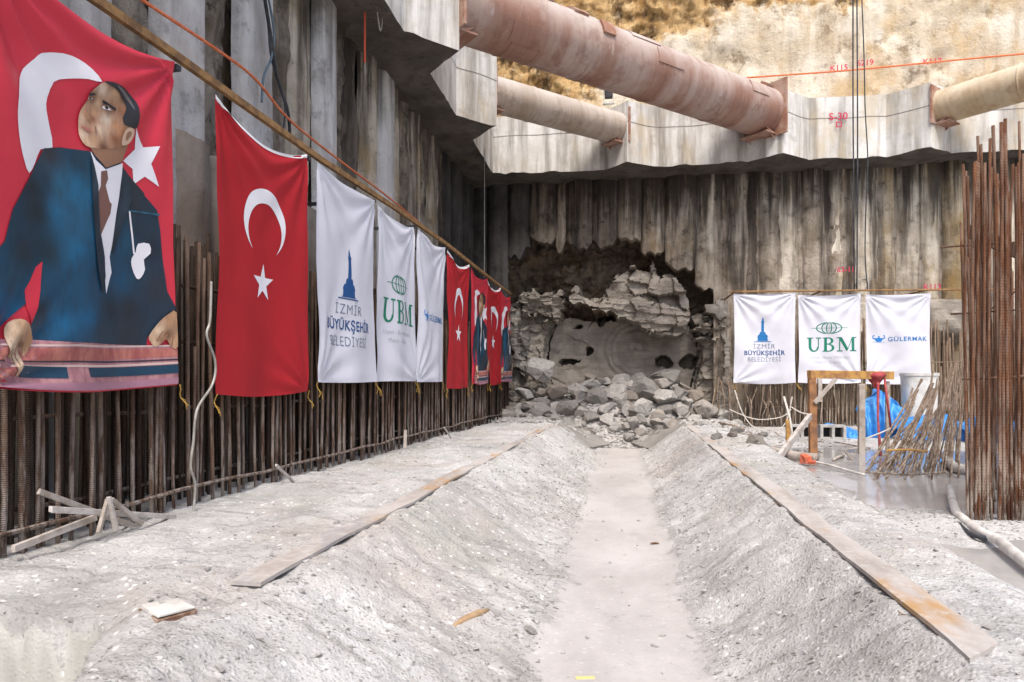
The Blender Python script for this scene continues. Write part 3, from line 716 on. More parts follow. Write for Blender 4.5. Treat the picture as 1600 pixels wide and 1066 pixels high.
strut('thinner grey beige pipe strut in the corner below the red one', (-3.15, 14.85, 6.38), (-.33, 17.68, 6.42), .385, M['strut_grey'], {'welds': [.3, .62], 'plates': [(.05, -30, .3, .2, .03)]})
strut('tan pipe strut entering from the right edge of the picture', (7.28, 17.78, 6.48), (13.2, 11.9, 6.5), .40, M['strut_tan'], {'welds': [.2, .45], 'plates': [(.06, 150, .2, .12, .03)]}, True, False)

# ------------------------------------------------------------------ cloth banners with printed marks
def text_mesh(body, size, offset=0.0, extx=1.0, align='CENTER', spacing=1.0):
    cu = bpy.data.curves.new('lettering', 'FONT'); cu.body = body; cu.size = size; cu.offset = offset
    cu.align_x = align; cu.align_y = 'BOTTOM_BASELINE'; cu.space_character = spacing; cu.resolution_u = 3
    o = bpy.data.objects.new('lettering_tmp', cu); COL.objects.link(o)
    bpy.context.view_layer.update()
    dg = bpy.context.evaluated_depsgraph_get(); ev = o.evaluated_get(dg); me = ev.to_mesh()
    vs = [(v.co.x * extx, v.co.y) for v in me.vertices]; fs = [tuple(p.vertices) for p in me.polygons]
    ev.to_mesh_clear(); bpy.data.objects.remove(o); bpy.data.curves.remove(cu)
    return vs, fs
def refine(vs, fs, maxlen):
    """flat polygons (a, b) -> small triangles"""
    bm = bmesh.new(); bv = [bm.verts.new((x, y, 0)) for x, y in vs]
    for f in fs:
        try: bm.faces.new([bv[i] for i in f])
        except ValueError: pass
    bmesh.ops.triangulate(bm, faces=bm.faces[:])
    for _ in range(7):
        es = [e for e in bm.edges if e.calc_length() > maxlen]
        if not es: break
        bmesh.ops.subdivide_edges(bm, edges=es, cuts=1)
        bmesh.ops.triangulate(bm, faces=[f for f in bm.faces if len(f.verts) > 3])
    for f in bm.faces:
        f.normal_update()
    out = [(v.co.x, v.co.y) for v in bm.verts]; bm.verts.index_update()
    fo = []
    for f in bm.faces:
        idx = [v.index for v in f.verts]
        (x0, y0), (x1, y1), (x2, y2) = [out[i] for i in idx]
        if (x1 - x0) * (y2 - y0) - (x2 - x0) * (y1 - y0) < 0: idx.reverse()
        fo.append(tuple(idx))
    bm.free(); return out, fo
def poly2(pts): return list(pts), [tuple(range(len(pts)))]
def smooth_poly(pts, k=3):
    """Catmull-Rom rounding of a closed outline"""
    n = len(pts); out = []
    for i in range(n):
        p0, p1, p2, p3 = [pts[(i + j - 1) % n] for j in range(4)]
        for s in range(k):
            t = s / k
            out.append(tuple(.5 * (2 * b + (c - a) * t + (2 * a - 5 * b + 4 * c - d) * t * t + (3 * b - a - 3 * c + d) * t ** 3) for a, b, c, d in zip(p0, p1, p2, p3)))
    return out

class Banner:
    def __init__(s, name, O, A, W, H, label, cat, group, mat, seed, sag=.09, amp=.025, hem=None, top_hi=0.0, gloss_folds=False):
        s.O, s.A, s.W, s.H, s.seed, s.sag, s.amp = Vector(O), Vector(A).normalized(), W, H, seed, sag, amp
        s.N = Vector((s.A.y, -s.A.x, 0)); s.layer = 0; s.rise = top_hi
        s.root = empty(name, s.O + s.A * W / 2, label, cat, group)
        na, nb = max(16, int(W / .03)), max(20, int(H / .03))
        a = np.linspace(0, W, na); b = np.linspace(0, H, nb); Ag, Bg = np.meshgrid(a, b, indexing='ij')
        s.cloth = mk('cloth', MB().grid(s.map(Ag, Bg), True), mat, s.root, smooth=True)
        if hem:
            Ag, Bg = np.meshgrid(a, np.linspace(H - hem, H, 4), indexing='ij')
            mk('hem', MB().grid(s.map(Ag, Bg, .005), True), M['white_cloth_hem'], s.cloth, smooth=True)
        s.ties()
    def map(s, a, b, off=0.0):
        a = np.asarray(a, float); b = np.asarray(b, float); u, v = a / s.W, b / s.H; sd = s.seed
        w = s.amp * (np.sin(u * 5.2 + sd + v * 1.1) * (.35 + .65 * (1 - v)) + .55 * np.sin(u * 11.3 + sd * 2.3 - v * 2.2) * (1 - v) ** .8
                     + .5 * np.sin((u * .8 + v) * 9 + sd * 1.7) * np.exp(-((u - v * .4) * 2.5) ** 2))
        # tension folds fanning out of the two upper corners and one lower one
        for (cu, cv, s0) in ((0, 1, 1.0), (1, 1, 1.0), (0 if int(sd) % 2 else 1, 0, .9)):
            dx, dy = np.abs(u - cu) * s.W, np.abs(v - cv) * s.H
            ang = np.arctan2(dx, dy + 1e-4); rr = np.hypot(dx, dy)
            w = w + s0 * s.amp * .72 * np.sin(ang * 15 + sd * 3 + cu) * np.exp(-rr * 1.5) * np.clip(rr * 6, 0, 1)
        w = w + .25 * s.amp * fbm(u * 4, v * 5, sd, 3, int(sd * 10))
        sg = s.sag * 4 * u * (1 - u) * np.clip((v - .55) / .45, 0, 1) ** 2
        low = -.035 * s.H * .5 * np.sin(np.pi * u) * (1 - v) ** 3 * (0.4 + .6 * math.sin(sd))
        pinch = 1 - .035 * np.sin(np.pi * np.clip(v, 0, 1))
        aa = s.W / 2 + (a - s.W / 2) * pinch
        P = np.empty(a.shape + (3,))
        for i in range(3): P[..., i] = s.O[i] + s.A[i] * aa + s.N[i] * (w + off)
        P[..., 2] += b - sg + low + s.rise * u * 0
        return P
    def ties(s):
        for (u, v, dx) in ((0, 0, .05), (1, 0, .1)):
            p = Vector(s.map(np.array(u * s.W), np.array(v * s.H)).tolist()); m = MB()
            r_ = random.Random(int(s.seed * 100) + u)
            q = [p + s.A * (dx * t * (1 if u else .4)) + Vector((0, 0, -.16 * t)) + s.N * (.02 * math.sin(t * 6 + s.seed)) for t in (0, .2, .4, .6, .8, 1)]
            m.tube(q, .005, 5)
            m.tube([q[3], q[3] + s.A * .05 + Vector((0, 0, -.02)), q[3] + s.A * .07 + Vector((0, 0, -.09))], .004, 5)
            mk('tie_string', m, M['yellow_tie'], s.root)
    def mark(s, name, vs, fs, mat, layer=1, maxlen=.035):
        v2, f2 = refine(vs, fs, maxlen); a = np.array([p[0] for p in v2]); b = np.array([p[1] for p in v2])
        P = s.map(a, b, .0022 * layer + .0016)
        m = MB(); m.v = [tuple(p) for p in P]; m.f = f2
        return mk(name, m, mat, s.cloth, smooth=True)
def shift(vf, dx, dy, k=1.0, kx=1.0):
    return [(x * k * kx + dx, y * k + dy) for x, y in vf[0]], vf[1]
def joinvf(*parts):
    V, F = [], []
    for v, f in parts:
        o = len(V); V += list(v); F += [tuple(i + o for i in q) for q in f]
    return V, F
def strip(pts, w):
    """thin band along a polyline"""
    L, Rr = [], []
    for i, (x, y) in enumerate(pts):
        a = pts[max(i - 1, 0)]; b = pts[min(i + 1, len(pts) - 1)]
        dx, dy = b[0] - a[0], b[1] - a[1]; d = math.hypot(dx, dy) or 1
        ww = w[i] if isinstance(w, (list, tuple)) else w
        L.append((x - dy / d * ww / 2, y + dx / d * ww / 2)); Rr.append((x + dy / d * ww / 2, y - dx / d * ww / 2))
    n = len(pts); return L + Rr, [(i, i + 1, n + i + 1, n + i) for i in range(n - 1)]
def rect(x0, y0, x1, y1): return poly2([(x0, y0), (x1, y0), (x1, y1), (x0, y1)])

def crescent_vf(cx, cy, Ro, Ri, shift_, k=44):
    """crescent open downwards, as a strip between two arcs"""
    # intersection angle
    d = shift_
    yi = (Ro * Ro - Ri * Ri + d * d) / (-2 * d)             # inner circle centre at (0,-d)
    xi = math.sqrt(max(Ro * Ro - yi * yi, 0))
    a0 = math.atan2(yi, xi); a1 = math.pi - a0
    b0 = math.atan2(yi + d, xi); b1 = math.pi - b0
    outer = [(cx + Ro * math.cos(a0 + (a1 - a0) * i / k), cy + Ro * math.sin(a0 + (a1 - a0) * i / k)) for i in range(k + 1)]
    inner = [(cx + Ri * math.cos(b0 + (b1 - b0) * i / k), cy - d + Ri * math.sin(b0 + (b1 - b0) * i / k)) for i in range(k + 1)]
    return outer + inner, [(i, i + 1, k + 2 + i, k + 1 + i) for i in range(k)]
def star_vf(cx, cy, r, rot=90):
    pts = []
    for i in range(10):
        a = math.radians(rot + 36 * i); rr_ = r if i % 2 == 0 else r * .382
        pts.append((cx + rr_ * math.cos(a), cy + rr_ * math.sin(a)))
    V = [(cx, cy)] + pts; return V, [(0, 1 + i, 1 + (i + 1) % 10) for i in range(10)]

def tower_vf(h):
    """slender clock tower on a stepped, domed base, bottom centre at (0,0)"""
    H = h
    body = [(-.055, .42), (-.05, .78), (-.062, .79), (-.062, .83), (-.04, .85), (-.028, .93), (0, 1.0), (.028, .93), (.04, .85), (.062, .83), (.062, .79), (.05, .78), (.055, .42)]
    base = [(-.27, .06), (-.20, .08), (-.19, .20), (-.21, .22), (-.17, .30), (-.12, .32), (-.12, .37), (-.09, .42), (.09, .42), (.12, .37), (.12, .32), (.17, .30), (.21, .22), (.19, .20), (.20, .08), (.27, .06)]
    parts = [poly2([(x * H, y * H) for x, y in body]), poly2([(x * H, y * H) for x, y in base]), rect(-.34 * H, 0.02 * H, .34 * H, .045 * H)]
    return joinvf(*parts)
def globe_vf(w, h):
    """flattened globe of meridian blades with a long equator line, centre (0,0)"""
    parts = []
    for kx in (-1, -.58, -.2):
        for sg in (1, -1):
            pts = [(sg * kx * w / 2 * math.cos(t), h / 2 * math.sin(t)) for t in np.linspace(-1.35, 1.35, 15)]
            wd = [.012 + .05 * math.cos(t) * h for t in np.linspace(-1.35, 1.35, 15)]
            parts.append(strip(pts, [max(.006, q) for q in wd]))
    parts.append(strip([(-w * .72, 0), (w * .72, 0)], .009)); parts.append(strip([(0, -h * .62), (0, h * .62)], .006))
    return joinvf(*parts)
def serif_UBM(h):
    """roman capitals U B M with slab serifs, baseline at 0, centred"""
    s = h; P = []
    st = .20 * s; th = .07 * s; sf = .07 * s
    # U
    x = -1.62 * s
    P += [rect(x + .12 * s, .33 * s, x + .12 * s + st, s), rect(x + .78 * s, .33 * s, x + .78 * s + th, s), rect(x, s - sf, x + .44 * s, s), rect(x + .64 * s, s - sf, x + 1.0 * s, s)]
    cx = x + .12 * s + .365 * s
    o = [(cx - .365 * s * math.cos(t), .33 * s - .35 * s * math.sin(t)) for t in np.linspace(0, math.pi, 17)]
    i = [(cx - .03 * s * 0 - (.365 - .20 + .03) * s * math.cos(t) + .04 * s, .33 * s - .25 * s * math.sin(t)) for t in np.linspace(0, math.pi, 17)]
    P.append((o + i, [(k, k + 1, 17 + k + 1, 17 + k) for k in range(16)]))
    # B
    x = -.50 * s
    P += [rect(x + .10 * s, 0, x + .10 * s + st, s), rect(x, s - sf, x + .45 * s, s), rect(x, 0, x + .45 * s, sf), rect(x + .3 * s, .50 * s, x + .5 * s, .50 * s + sf)]
    for (yc, ry, rx) in ((.765, .235, .30), (.27, .27, .36)):
        o = [(x + .43 * s + rx * s * math.cos(t), yc * s + ry * s * math.sin(t)) for t in np.linspace(-math.pi / 2, math.pi / 2, 17)]
        i = [(x + .43 * s + (rx - .17) * s * math.cos(t), yc * s + (ry - .07) * s * math.sin(t)) for t in np.linspace(-math.pi / 2, math.pi / 2, 17)]
        P.append((o + i, [(k, k + 1, 17 + k + 1, 17 + k) for k in range(16)]))
    # M
    x = .44 * s
    P += [rect(x + .14 * s, sf, x + .14 * s + th, s - sf), rect(x, 0, x + .36 * s, sf), rect(x, s - sf, x + .3 * s, s), rect(x + .98 * s, sf, x + .98 * s + st, s - sf), rect(x + .84 * s, 0, x + 1.32 * s, sf), rect(x + 1.02 * s, s - sf, x + 1.32 * s, s)]
    P += [poly2([(x + .08 * s, s), (x + .30 * s, s), (x + .74 * s, .16 * s), (x + .62 * s, 0)]), poly2([(x + .62 * s, 0), (x + .70 * s, .1 * s), (x + 1.06 * s, s), (x + 1.0 * s, s)])]
    return joinvf(*P)
def strongman_vf(h):
    """figure with both arms raised, seen as a simple silhouette; bottom centre at (0,0)"""
    s = h
    torso = smooth_poly([(-.42, .10), (-.55, .42), (-.40, .52), (-.16, .60), (.16, .60), (.40, .52), (.55, .42), (.42, .10), (.2, .0), (-.2, .0)], 3)
    P = [poly2([(x * s, y * s) for x, y in torso])]
    for sg in (1, -1):
        arm = [(sg * .42, .46), (sg * .80, .50), (sg * .92, .72), (sg * .74, .92)]
        P.append(strip([(x * s, y * s) for x, y in arm], [.24 * s, .17 * s, .14 * s, .12 * s]))
        P.append(rect(sg * .74 * s - .12 * s, .88 * s, sg * .74 * s + .12 * s, 1.02 * s))
    P.append(([(.13 * s * math.cos(t), .74 * s + .16 * s * math.sin(t)) for t in np.linspace(0, 2 * math.pi, 16, endpoint=False)], [tuple(range(16))]))
    P.append(rect(-.95 * s, -.09 * s, .95 * s, -.05 * s))
    return joinvf(*P)

BLUE = ink('navy_print', (.012, .075, .24)); MIDB = ink('blue_print', (.015, .16, .42)); GREYB = ink('grey_blue_print', (.13, .17, .26))
GREEN = ink('green_print', (.012, .20, .125)); DGREEN = ink('dark_green_print', (.02, .11, .09)); GREYT = ink('pale_grey_print', (.36, .42, .46))
CYAN = ink('bright_blue_print', (.02, .21, .58))

def city_banner(bn, W, H, y0):
    """y0: baseline of the top line of lettering"""
    c = W * .5
    bn.mark('emblem', *shift(tower_vf(.62), c - .02, y0 + .16), BLUE if bn.root.location.x < -2 else MIDB)
    bn.mark('lettering', *shift(text_mesh('İZMİR', .17, -.002, 1.1, spacing=1.12), c, y0), GREYB)
    bn.mark('lettering', *shift(text_mesh('BÜYÜKŞEHİR', .166, .0035, .98, spacing=1.1), c, y0 - .185), BLUE)
    bn.mark('lettering', *shift(text_mesh('BELEDİYESİ', .165, -.002, 1.0, spacing=1.08), c, y0 - .375), GREYB)
def ubm_banner(bn, W, H, y0):
    c = W * .5
    bn.mark('emblem', *shift(globe_vf(.56, .26), c, y0 + .55), GREEN)
    bn.mark('lettering', *shift(serif_UBM(.33), c + .03, y0), GREEN)
    bn.mark('lettering', *shift(text_mesh('Üçyol - Buca Metrosu', .088, -.001, 1.15), c, y0 - .16), GREYT)
    bn.mark('lettering', *shift(text_mesh('Metro', .088, -.001, 1.1), c - .19, y0 - .275), GREYT)
    bn.mark('lettering', *shift(text_mesh('İnşaatı', .088, -.001, 1.1), c + .15, y0 - .275), GREYT)
def firm_banner(bn, W, H, y0):
    bn.mark('emblem', *shift(strongman_vf(.15), W * .20, y0 - .01), CYAN)
    bn.mark('lettering', *shift(text_mesh('GÜLERMAK', .142, .0022, 1.06, spacing=1.14), W * .645, y0), MIDB)
def flag_marks(bn, W, H):
    cx = W * .5; cy = H * .645
    bn.mark('crescent', *crescent_vf(cx, cy, .335, .27, .085), M['print_white'])
    bn.mark('star', *star_vf(cx - .01, H * .415, .175), M['print_white'])

# portrait print: layered shapes, (u, v) = fractions of banner width and height
PX0, PX1 = 3.02, 4.57                                      # Y of the large portrait banner's edges
def bx(Y): return -3.35 + .0195 * (Y - 4.5)                # line the left banners hang on
def zpt(pts, top):
    """tracing of the print on the near banner (enlargement coordinates) -> width/height fractions"""
    out = []
    for x, y in pts:
        px, py = x * .3, y * .3 + (0 if top else 300)
        r = ray(px, py); X = -3.36
        p = r * (X / r.x)
        out.append(((p.y - PX0) / (PX1 - PX0), (p.z + .04) / 2.40))
    return out
def T(top_pts, low_pts=(), sm=0):
    o = zpt(top_pts, True) + zpt(low_pts, False)
    return smooth_poly(o, sm) if sm else o
SKIN = ink('print_skin', (.62, .44, .32)); SKIN_L = ink('print_skin_light', (.74, .62, .52)); SKIN_D = ink('print_skin_shade', (.30, .16, .10))
HAIR = ink('print_hair', (.03, .03, .035)); SUIT = streak_ink('print_dark_suit', (.014, .022, .034), (.03, .05, .075)); SUITB = streak_ink('print_teal_suit', (.015, .055, .095), (.035, .13, .20))
TIE = ink('print_brown_tie', (.20, .10, .08)); RAILC = streak_ink('print_pink_rail', (.50, .26, .27), (.30, .13, .16)); RAILO = streak_ink('print_red_rail', (.50, .19, .15), (.30, .08, .08))
RAILD = ink('print_dark_rail', (.05, .035, .05), .38); RAILB = ink('print_blue_panel', (.018, .055, .10), .38); RAILL = ink('print_pale_rail', (.66, .48, .44), .38)
LIP = ink('print_lip', (.42, .16, .13)); PINKISH = ink('print_mauve', (.40, .20, .27), .38)
PORTRAIT = [
    (1, 'crescent', M['print_white'], T([(525, 390), (480, 310), (420, 258), (340, 228), (250, 235), (180, 290), (110, 390), (72, 520), (64, 620), (75, 740), (95, 830), (125, 895), (165, 845), (215, 770), (300, 760), (285, 650), (265, 560), (265, 490), (300, 400), (380, 375), (460, 375)], (), 2)),
    (1, 'star', M['print_white'], T([(708, 655), (752, 765), (822, 763), (785, 855), (825, 978), (760, 922), (712, 962), (705, 880), (655, 835), (712, 775)])),
    (2, 'suit', SUIT, T([(240, 765), (340, 760), (480, 782), (640, 850), (700, 930), (760, 1010)], [(760, 20), (820, 100), (835, 200), (845, 370), (860, 520), (892, 600), (892, 700), (780, 745), (775, 790), (180, 770), (165, 665), (150, 560), (0, 700), (-60, 650), (-60, 330), (0, 250), (40, 80)]) + T([(100, 960), (170, 850)])),
    (3, 'suit_gap', M['portrait_red'], T([], [(217, 350), (185, 380), (160, 450), (135, 500), (140, 590), (165, 672), (192, 590), (205, 500)])),
    (4, 'shirt', M['print_white'], T([(485, 780), (510, 830), (558, 880), (650, 848), (645, 1000)], [(640, 0), (625, 100), (610, 250), (592, 330), (606, 410), (570, 518), (562, 400), (540, 250), (522, 200), (522, 0)]) + T([(515, 960)])),
    (5, 'tie', TIE, T([(535, 890), (565, 885), (572, 930), (560, 965), (585, 1050)], [(596, 60), (590, 110), (536, 218), (518, 190), (522, 0)]) + T([(535, 965)])),
    (5, 'neck', SKIN_D, T([(480, 755), (505, 805), (560, 872), (645, 840), (668, 750), (600, 700)])),
    (6, 'face', SKIN, T([(530, 392), (500, 415), (472, 455), (466, 500), (442, 550), (431, 590), (428, 640), (430, 690), (447, 735), (482, 762), (560, 772), (620, 765), (660, 752), (690, 700), (692, 650), (660, 600), (655, 540), (640, 470), (590, 410)], (), 2)),
    (8, 'hair', HAIR, T([(525, 388), (575, 390), (640, 425), (690, 478), (712, 540), (710, 640), (692, 662), (672, 655), (640, 640), (630, 600), (652, 540), (640, 495), (600, 440), (560, 410)], (), 2)),
    (8, 'ear', SKIN, T([(640, 680), (660, 655), (688, 668), (690, 700), (672, 740), (640, 755), (630, 735)], (), 2)),
    (9, 'ear_fold', SKIN_D, T([(650, 690), (664, 675), (676, 690), (660, 722), (648, 725)], (), 2)),
    (9, 'eyebrow', HAIR, T([(530, 495), (560, 515), (600, 545), (598, 560), (565, 535), (532, 512)])),
    (9, 'eyebrow', HAIR, T([(462, 460), (485, 458), (495, 468), (470, 475)])),
    (9, 'eye', M['print_white'], T([(536, 530), (560, 536), (578, 556), (556, 552), (538, 544)], (), 2)),
    (10, 'iris', HAIR, T([(546, 530), (558, 534), (562, 548), (550, 548)], (), 2)),
    (10, 'eyelid', SKIN_D, T([(532, 524), (560, 528), (584, 556), (580, 558), (558, 535), (532, 530)])),
    (9, 'eye', M['print_white'], T([(464, 486), (476, 484), (484, 490), (474, 494)], (), 2)),
    (10, 'iris', HAIR, T([(468, 484), (476, 483), (478, 492), (470, 493)], (), 2)),
    (9, 'nostril', SKIN_D, T([(470, 606), (484, 610), (496, 620), (482, 622)], (), 2)),
    (9, 'cheek_fold', SKIN_D, T([(508, 640), (514, 650), (512, 690), (508, 680)])),
    (9, 'hair_sheen', ink('print_hair_sheen', (.14, .13, .13)), T([(590, 405), (640, 440), (680, 500), (690, 560), (668, 510), (630, 455)], (), 2)),
    (9, 'mouth', LIP, T([(440, 642), (470, 655), (500, 680), (470, 672), (442, 655)])),
    (4, 'pocket_square', M['print_white'], T([], [(735, 268), (785, 270), (792, 320), (762, 350), (768, 400), (750, 442), (730, 445), (708, 380), (708, 340), (725, 310)], 2)),
    (4, 'pocket_chain', M['print_white'], T([], [(688, 100), (696, 100), (722, 320), (714, 320)])),
    (7, 'lapel', SUIT, T([(486, 800), (500, 860), (520, 960)], [(530, 200), (560, 330), (566, 430), (545, 520), (520, 400), (500, 250), (492, 60)])),
    (5, 'lapel', SUIT, T([(650, 870), (690, 930), (700, 1040)], [(690, 60), (650, 200), (612, 320), (600, 300), (616, 180), (632, 60)])),
    (4, 'seam', SUITB, T([], [(640, 90), (650, 85), (830, 118), (830, 128)])),
    (5, 'rail_top', RAILC, T([], [(-60, 760), (180, 752), (500, 765), (892, 800), (892, 1100), (500, 1100), (-60, 1150)])),
    (6, 'rail_band', RAILO, T([], [(-60, 800), (400, 788), (892, 812), (892, 855), (400, 850), (-60, 870)])),
    (6, 'rail_line', RAILD, T([], [(-60, 866), (400, 852), (892, 868), (892, 876), (400, 860), (-60, 876)])),
    (6, 'rail_line', RAILL, T([], [(-60, 782), (400, 770), (892, 796), (892, 804), (400, 780), (-60, 792)])),
    (6, 'rail_line', RAILL, T([], [(-60, 890), (400, 872), (892, 884), (892, 894), (400, 884), (-60, 902)])),
    (7, 'rail_panel', RAILB, T([], [(108, 888), (346, 885), (346, 940), (108, 948)])),
    (7, 'rail_panel', RAILB, T([], [(462, 888), (892, 898), (892, 942), (470, 935)])),
    (7, 'rail_panel', RAILO, T([], [(-60, 905), (70, 898), (75, 950), (-60, 960)])),
    (6, 'rail_foot', PINKISH, T([], [(-60, 985), (400, 962), (892, 965), (892, 1100), (400, 1100), (-60, 1150)])),
    (9, 'hand', SKIN_L, T([], [(20, 705), (48, 665), (100, 648), (142, 672), (180, 740), (162, 790), (118, 840), (112, 790), (112, 760), (104, 830), (102, 930), (82, 938), (62, 880), (32, 842), (20, 780)], 2)),
    (10, 'finger_line', SKIN_D, T([], [(76, 770), (80, 768), (90, 925), (85, 926)])),
    (10, 'finger_line', SKIN_D, T([], [(34, 765), (38, 763), (48, 862), (43, 858)])),
    (10, 'finger_line', SKIN_D, T([], [(128, 765), (132, 768), (118, 828), (114, 826)])),
    (10, 'finger_line', SKIN_D, T([], [(822, 782), (848, 738), (853, 741), (828, 785)])),
    (10, 'finger_line', SKIN_D, T([], [(862, 798), (872, 750), (877, 752), (868, 800)])),
    (10, 'finger_line', SKIN_D, T([], [(52, 780), (57, 778), (72, 900), (66, 902)])),
    (9, 'hand', SKIN_L, T([], [(780, 742), (820, 672), (858, 635), (892, 630), (892, 808), (862, 800), (848, 765), (830, 782), (802, 800), (786, 772)], 2)),
    (10, 'finger_line', SKIN_D, T([], [(806, 770), (830, 720), (836, 722), (812, 775)])),
]
def srgb(c): return tuple((v / 255 / 12.92) if v < 10.3 else ((v / 255 + .055) / 1.055) ** 2.4 for v in c)
def paint_mat():
    t = NT('painted_print'); at = t.n.new('ShaderNodeAttribute'); at.attribute_name = 'paint'
    c = t.mix(t.rng(t.noise(t.pos((5, 5, 2)), 4, 6, .7), .35, .7, 0, .38), at.outputs['Color'], (.02, .025, .03)); t.col(c); t.rough(.36)
    t.bump(t.noise(t.pos(), 5, 4, .6), .3, .015); return t.m
PAINT = paint_mat()
FACE_S = [((520, 440), 0, (214, 190, 168)), ((590, 455), 0, (196, 158, 124)), ((640, 490), 0, (120, 86, 62)), ((478, 462), 0, (150, 110, 84)), ((486, 492), 0, (134, 98, 78)), ((512, 520), 0, (206, 170, 138)),
          ((470, 590), 0, (196, 146, 112)), ((446, 600), 0, (222, 190, 162)), ((500, 605), 0, (146, 94, 70)), ((508, 570), 0, (196, 150, 116)), ((450, 690), 0, (222, 194, 168)), ((470, 735), 0, (214, 178, 146)),
          ((560, 610), 0, (226, 206, 186)), ((535, 660), 0, (218, 190, 164)), ((600, 640), 0, (186, 136, 98)), ((600, 720), 0, (138, 90, 62)), ((640, 700), 0, (172, 114, 78)), ((632, 560), 0, (150, 102, 70)),
          ((590, 545), 0, (160, 118, 92)), ((560, 540), 0, (150, 108, 84)), ((545, 765), 0, (120, 78, 56)), ((500, 715), 0, (190, 148, 116)), ((480, 660), 0, (190, 140, 112)), ((660, 750), 0, (110, 68, 46)), ((676, 700), 0, (190, 128, 88)), ((570, 410), 0, (150, 116, 90))]
SUIT_S = [((330, 950), 0, (30, 92, 124)), ((420, 1000), 0, (26, 98, 136)), ((280, 790), 0, (38, 48, 60)), ((430, 820), 0, (30, 58, 76)), ((150, 980), 0, (34, 46, 58)), ((220, 900), 0, (30, 60, 80)),
          ((300, 100), 1, (28, 98, 136)), ((400, 300), 1, (26, 94, 132)), ((400, 500), 1, (26, 82, 116)), ((300, 650), 1, (30, 92, 132)), ((450, 650), 1, (24, 84, 122)), ((180, 100), 1, (30, 44, 54)),
          ((120, 300), 1, (30, 48, 62)), ((60, 450), 1, (28, 70, 96)), ((60, 600), 1, (22, 84, 122)), ((200, 600), 1, (34, 48, 62)), ((235, 300), 1, (30, 50, 62)), ((700, 50), 1, (42, 46, 54)), ((740, 200), 1, (36, 50, 64)),
          ((680, 250), 1, (28, 72, 98)), ((790, 300), 1, (36, 42, 54)), ((640, 450), 1, (26, 72, 102)), ((600, 600), 1, (28, 44, 58)), ((700, 600), 1, (42, 48, 58)), ((820, 500), 1, (46, 50, 60)),
          ((700, 730), 1, (46, 52, 62)), ((550, 700), 1, (34, 58, 78)), ((500, 250), 1, (30, 84, 116)), ((545, 420), 1, (24, 60, 86)), ((720, 960), 0, (44, 48, 56))]
HAND_S = [((60, 690), 1, (214, 184, 154)), ((120, 680), 1, (196, 158, 124)), ((160, 740), 1, (178, 132, 96)), ((60, 800), 1, (226, 204, 180)), ((95, 860), 1, (220, 192, 164)), ((110, 780), 1, (120, 84, 62)), ((130, 800), 1, (186, 142, 106)),
          ((820, 720), 1, (216, 188, 160)), ((870, 660), 1, (186, 144, 110)), ((850, 740), 1, (120, 82, 60)), ((800, 780), 1, (210, 176, 146)), ((880, 780), 1, (196, 156, 122)), ((835, 770), 1, (150, 108, 80))]
PAINTED = {'face': FACE_S, 'suit': SUIT_S, 'hand': HAND_S}
def paint(bn, name, pts, samples, layer, maxlen):
    W, H = bn.W, bn.H
    v2, f2 = refine(*poly2(pts), maxlen); V = np.array(v2)
    S, Cc = [], []
    for p, low, c in samples:
        u, v = zpt([p], not low)[0]; S.append((u * W, v * H)); Cc.append(srgb(c))
    S, Cc = np.array(S), np.array(Cc); sx = 1.55 / W
    d2 = ((V[:, None, 0] - S[None, :, 0]) * sx) ** 2 + (V[:, None, 1] - S[None, :, 1]) ** 2 + 2e-5
    w = d2 ** -1.25; col = (w[..., None] * Cc[None]).sum(1) / w.sum(1)[:, None]
    o = bn.mark(name, v2, f2, PAINT, layer, 9.0)
    at = o.data.attributes.new('paint', 'FLOAT_COLOR', 'POINT')
    at.data.foreach_set('color', np.concatenate([col, np.ones((len(col), 1))], 1).ravel().astype(np.float32))
def portrait_marks(bn, W, H, small=False):
    by = {}
    for layer, nm, mt, pts in PORTRAIT:
        if small and layer >= 9 and nm != 'hand': continue
        P = [(min(max(u, 0.0), 1.0) * W, min(max(v, 0.004), 1) * H) for u, v in pts]
        by.setdefault((nm, layer, len(by)), [mt, []])[1].append(poly2(P))
    for (nm, layer, _), (mt, parts) in by.items():
        if nm in PAINTED:
            paint(bn, nm, parts[0][0], PAINTED[nm], layer * (.8 if not small else 2.0), .03 if nm == 'suit' or small else .012); continue
        bn.mark(nm, *joinvf(*parts), mt, layer * (.8 if not small else 2.0), .05 if not small else .09)

LEFTG = 'flags and banners along the left wall'; BACKG = 'white banners on the back wall'
def left_banner(name, y0, y1, z0, z1, label, cat, mat, seed, **kw):
    O = (bx(y0), y0, z0); A = (.0195, 1, 0)
    return Banner(name, O, A, y1 - y0, z1 - z0, label, cat, LEFTG, mat, seed, **kw), y1 - y0, z1 - z0
b, W, H = left_banner('portrait_banner', PX0, PX1, -.04, 2.36, 'largest red banner printed with a man in dark blue suit, nearest on left', 'banner', M['portrait_red'], 1.3, sag=.12, amp=.042)
portrait_marks(b, W, H)
b, W, H = left_banner('flag', 5.08, 6.60, -.12, 2.33, 'large red flag with crescent and star, next to the big portrait banner', 'flag', M['flag_red'], 2.1, sag=.16, hem=.035, amp=.03)
flag_marks(b, W, H)
b, W, H = left_banner('white_banner', 6.86, 8.44, -.03, 2.33, 'white banner with navy clock tower print on the left wall', 'banner', M['cloth_white'], 3.4, sag=.05, amp=.034)
city_banner(b, W, H, .80)
b, W, H = left_banner('white_banner', 8.56, 10.02, -.03, 2.33, 'white banner with green globe and large green letters on the left wall', 'banner', M['cloth_white'], 4.2, sag=.10, amp=.04)
ubm_banner(b, W, H, .82)
b, W, H = left_banner('white_banner', 10.16, 11.66, -.04, 2.33, 'white banner with small blue print beside the middle red flag', 'banner', M['cloth_white'], 5.7, sag=.08, amp=.04)
firm_banner(b, W, H, 1.0)
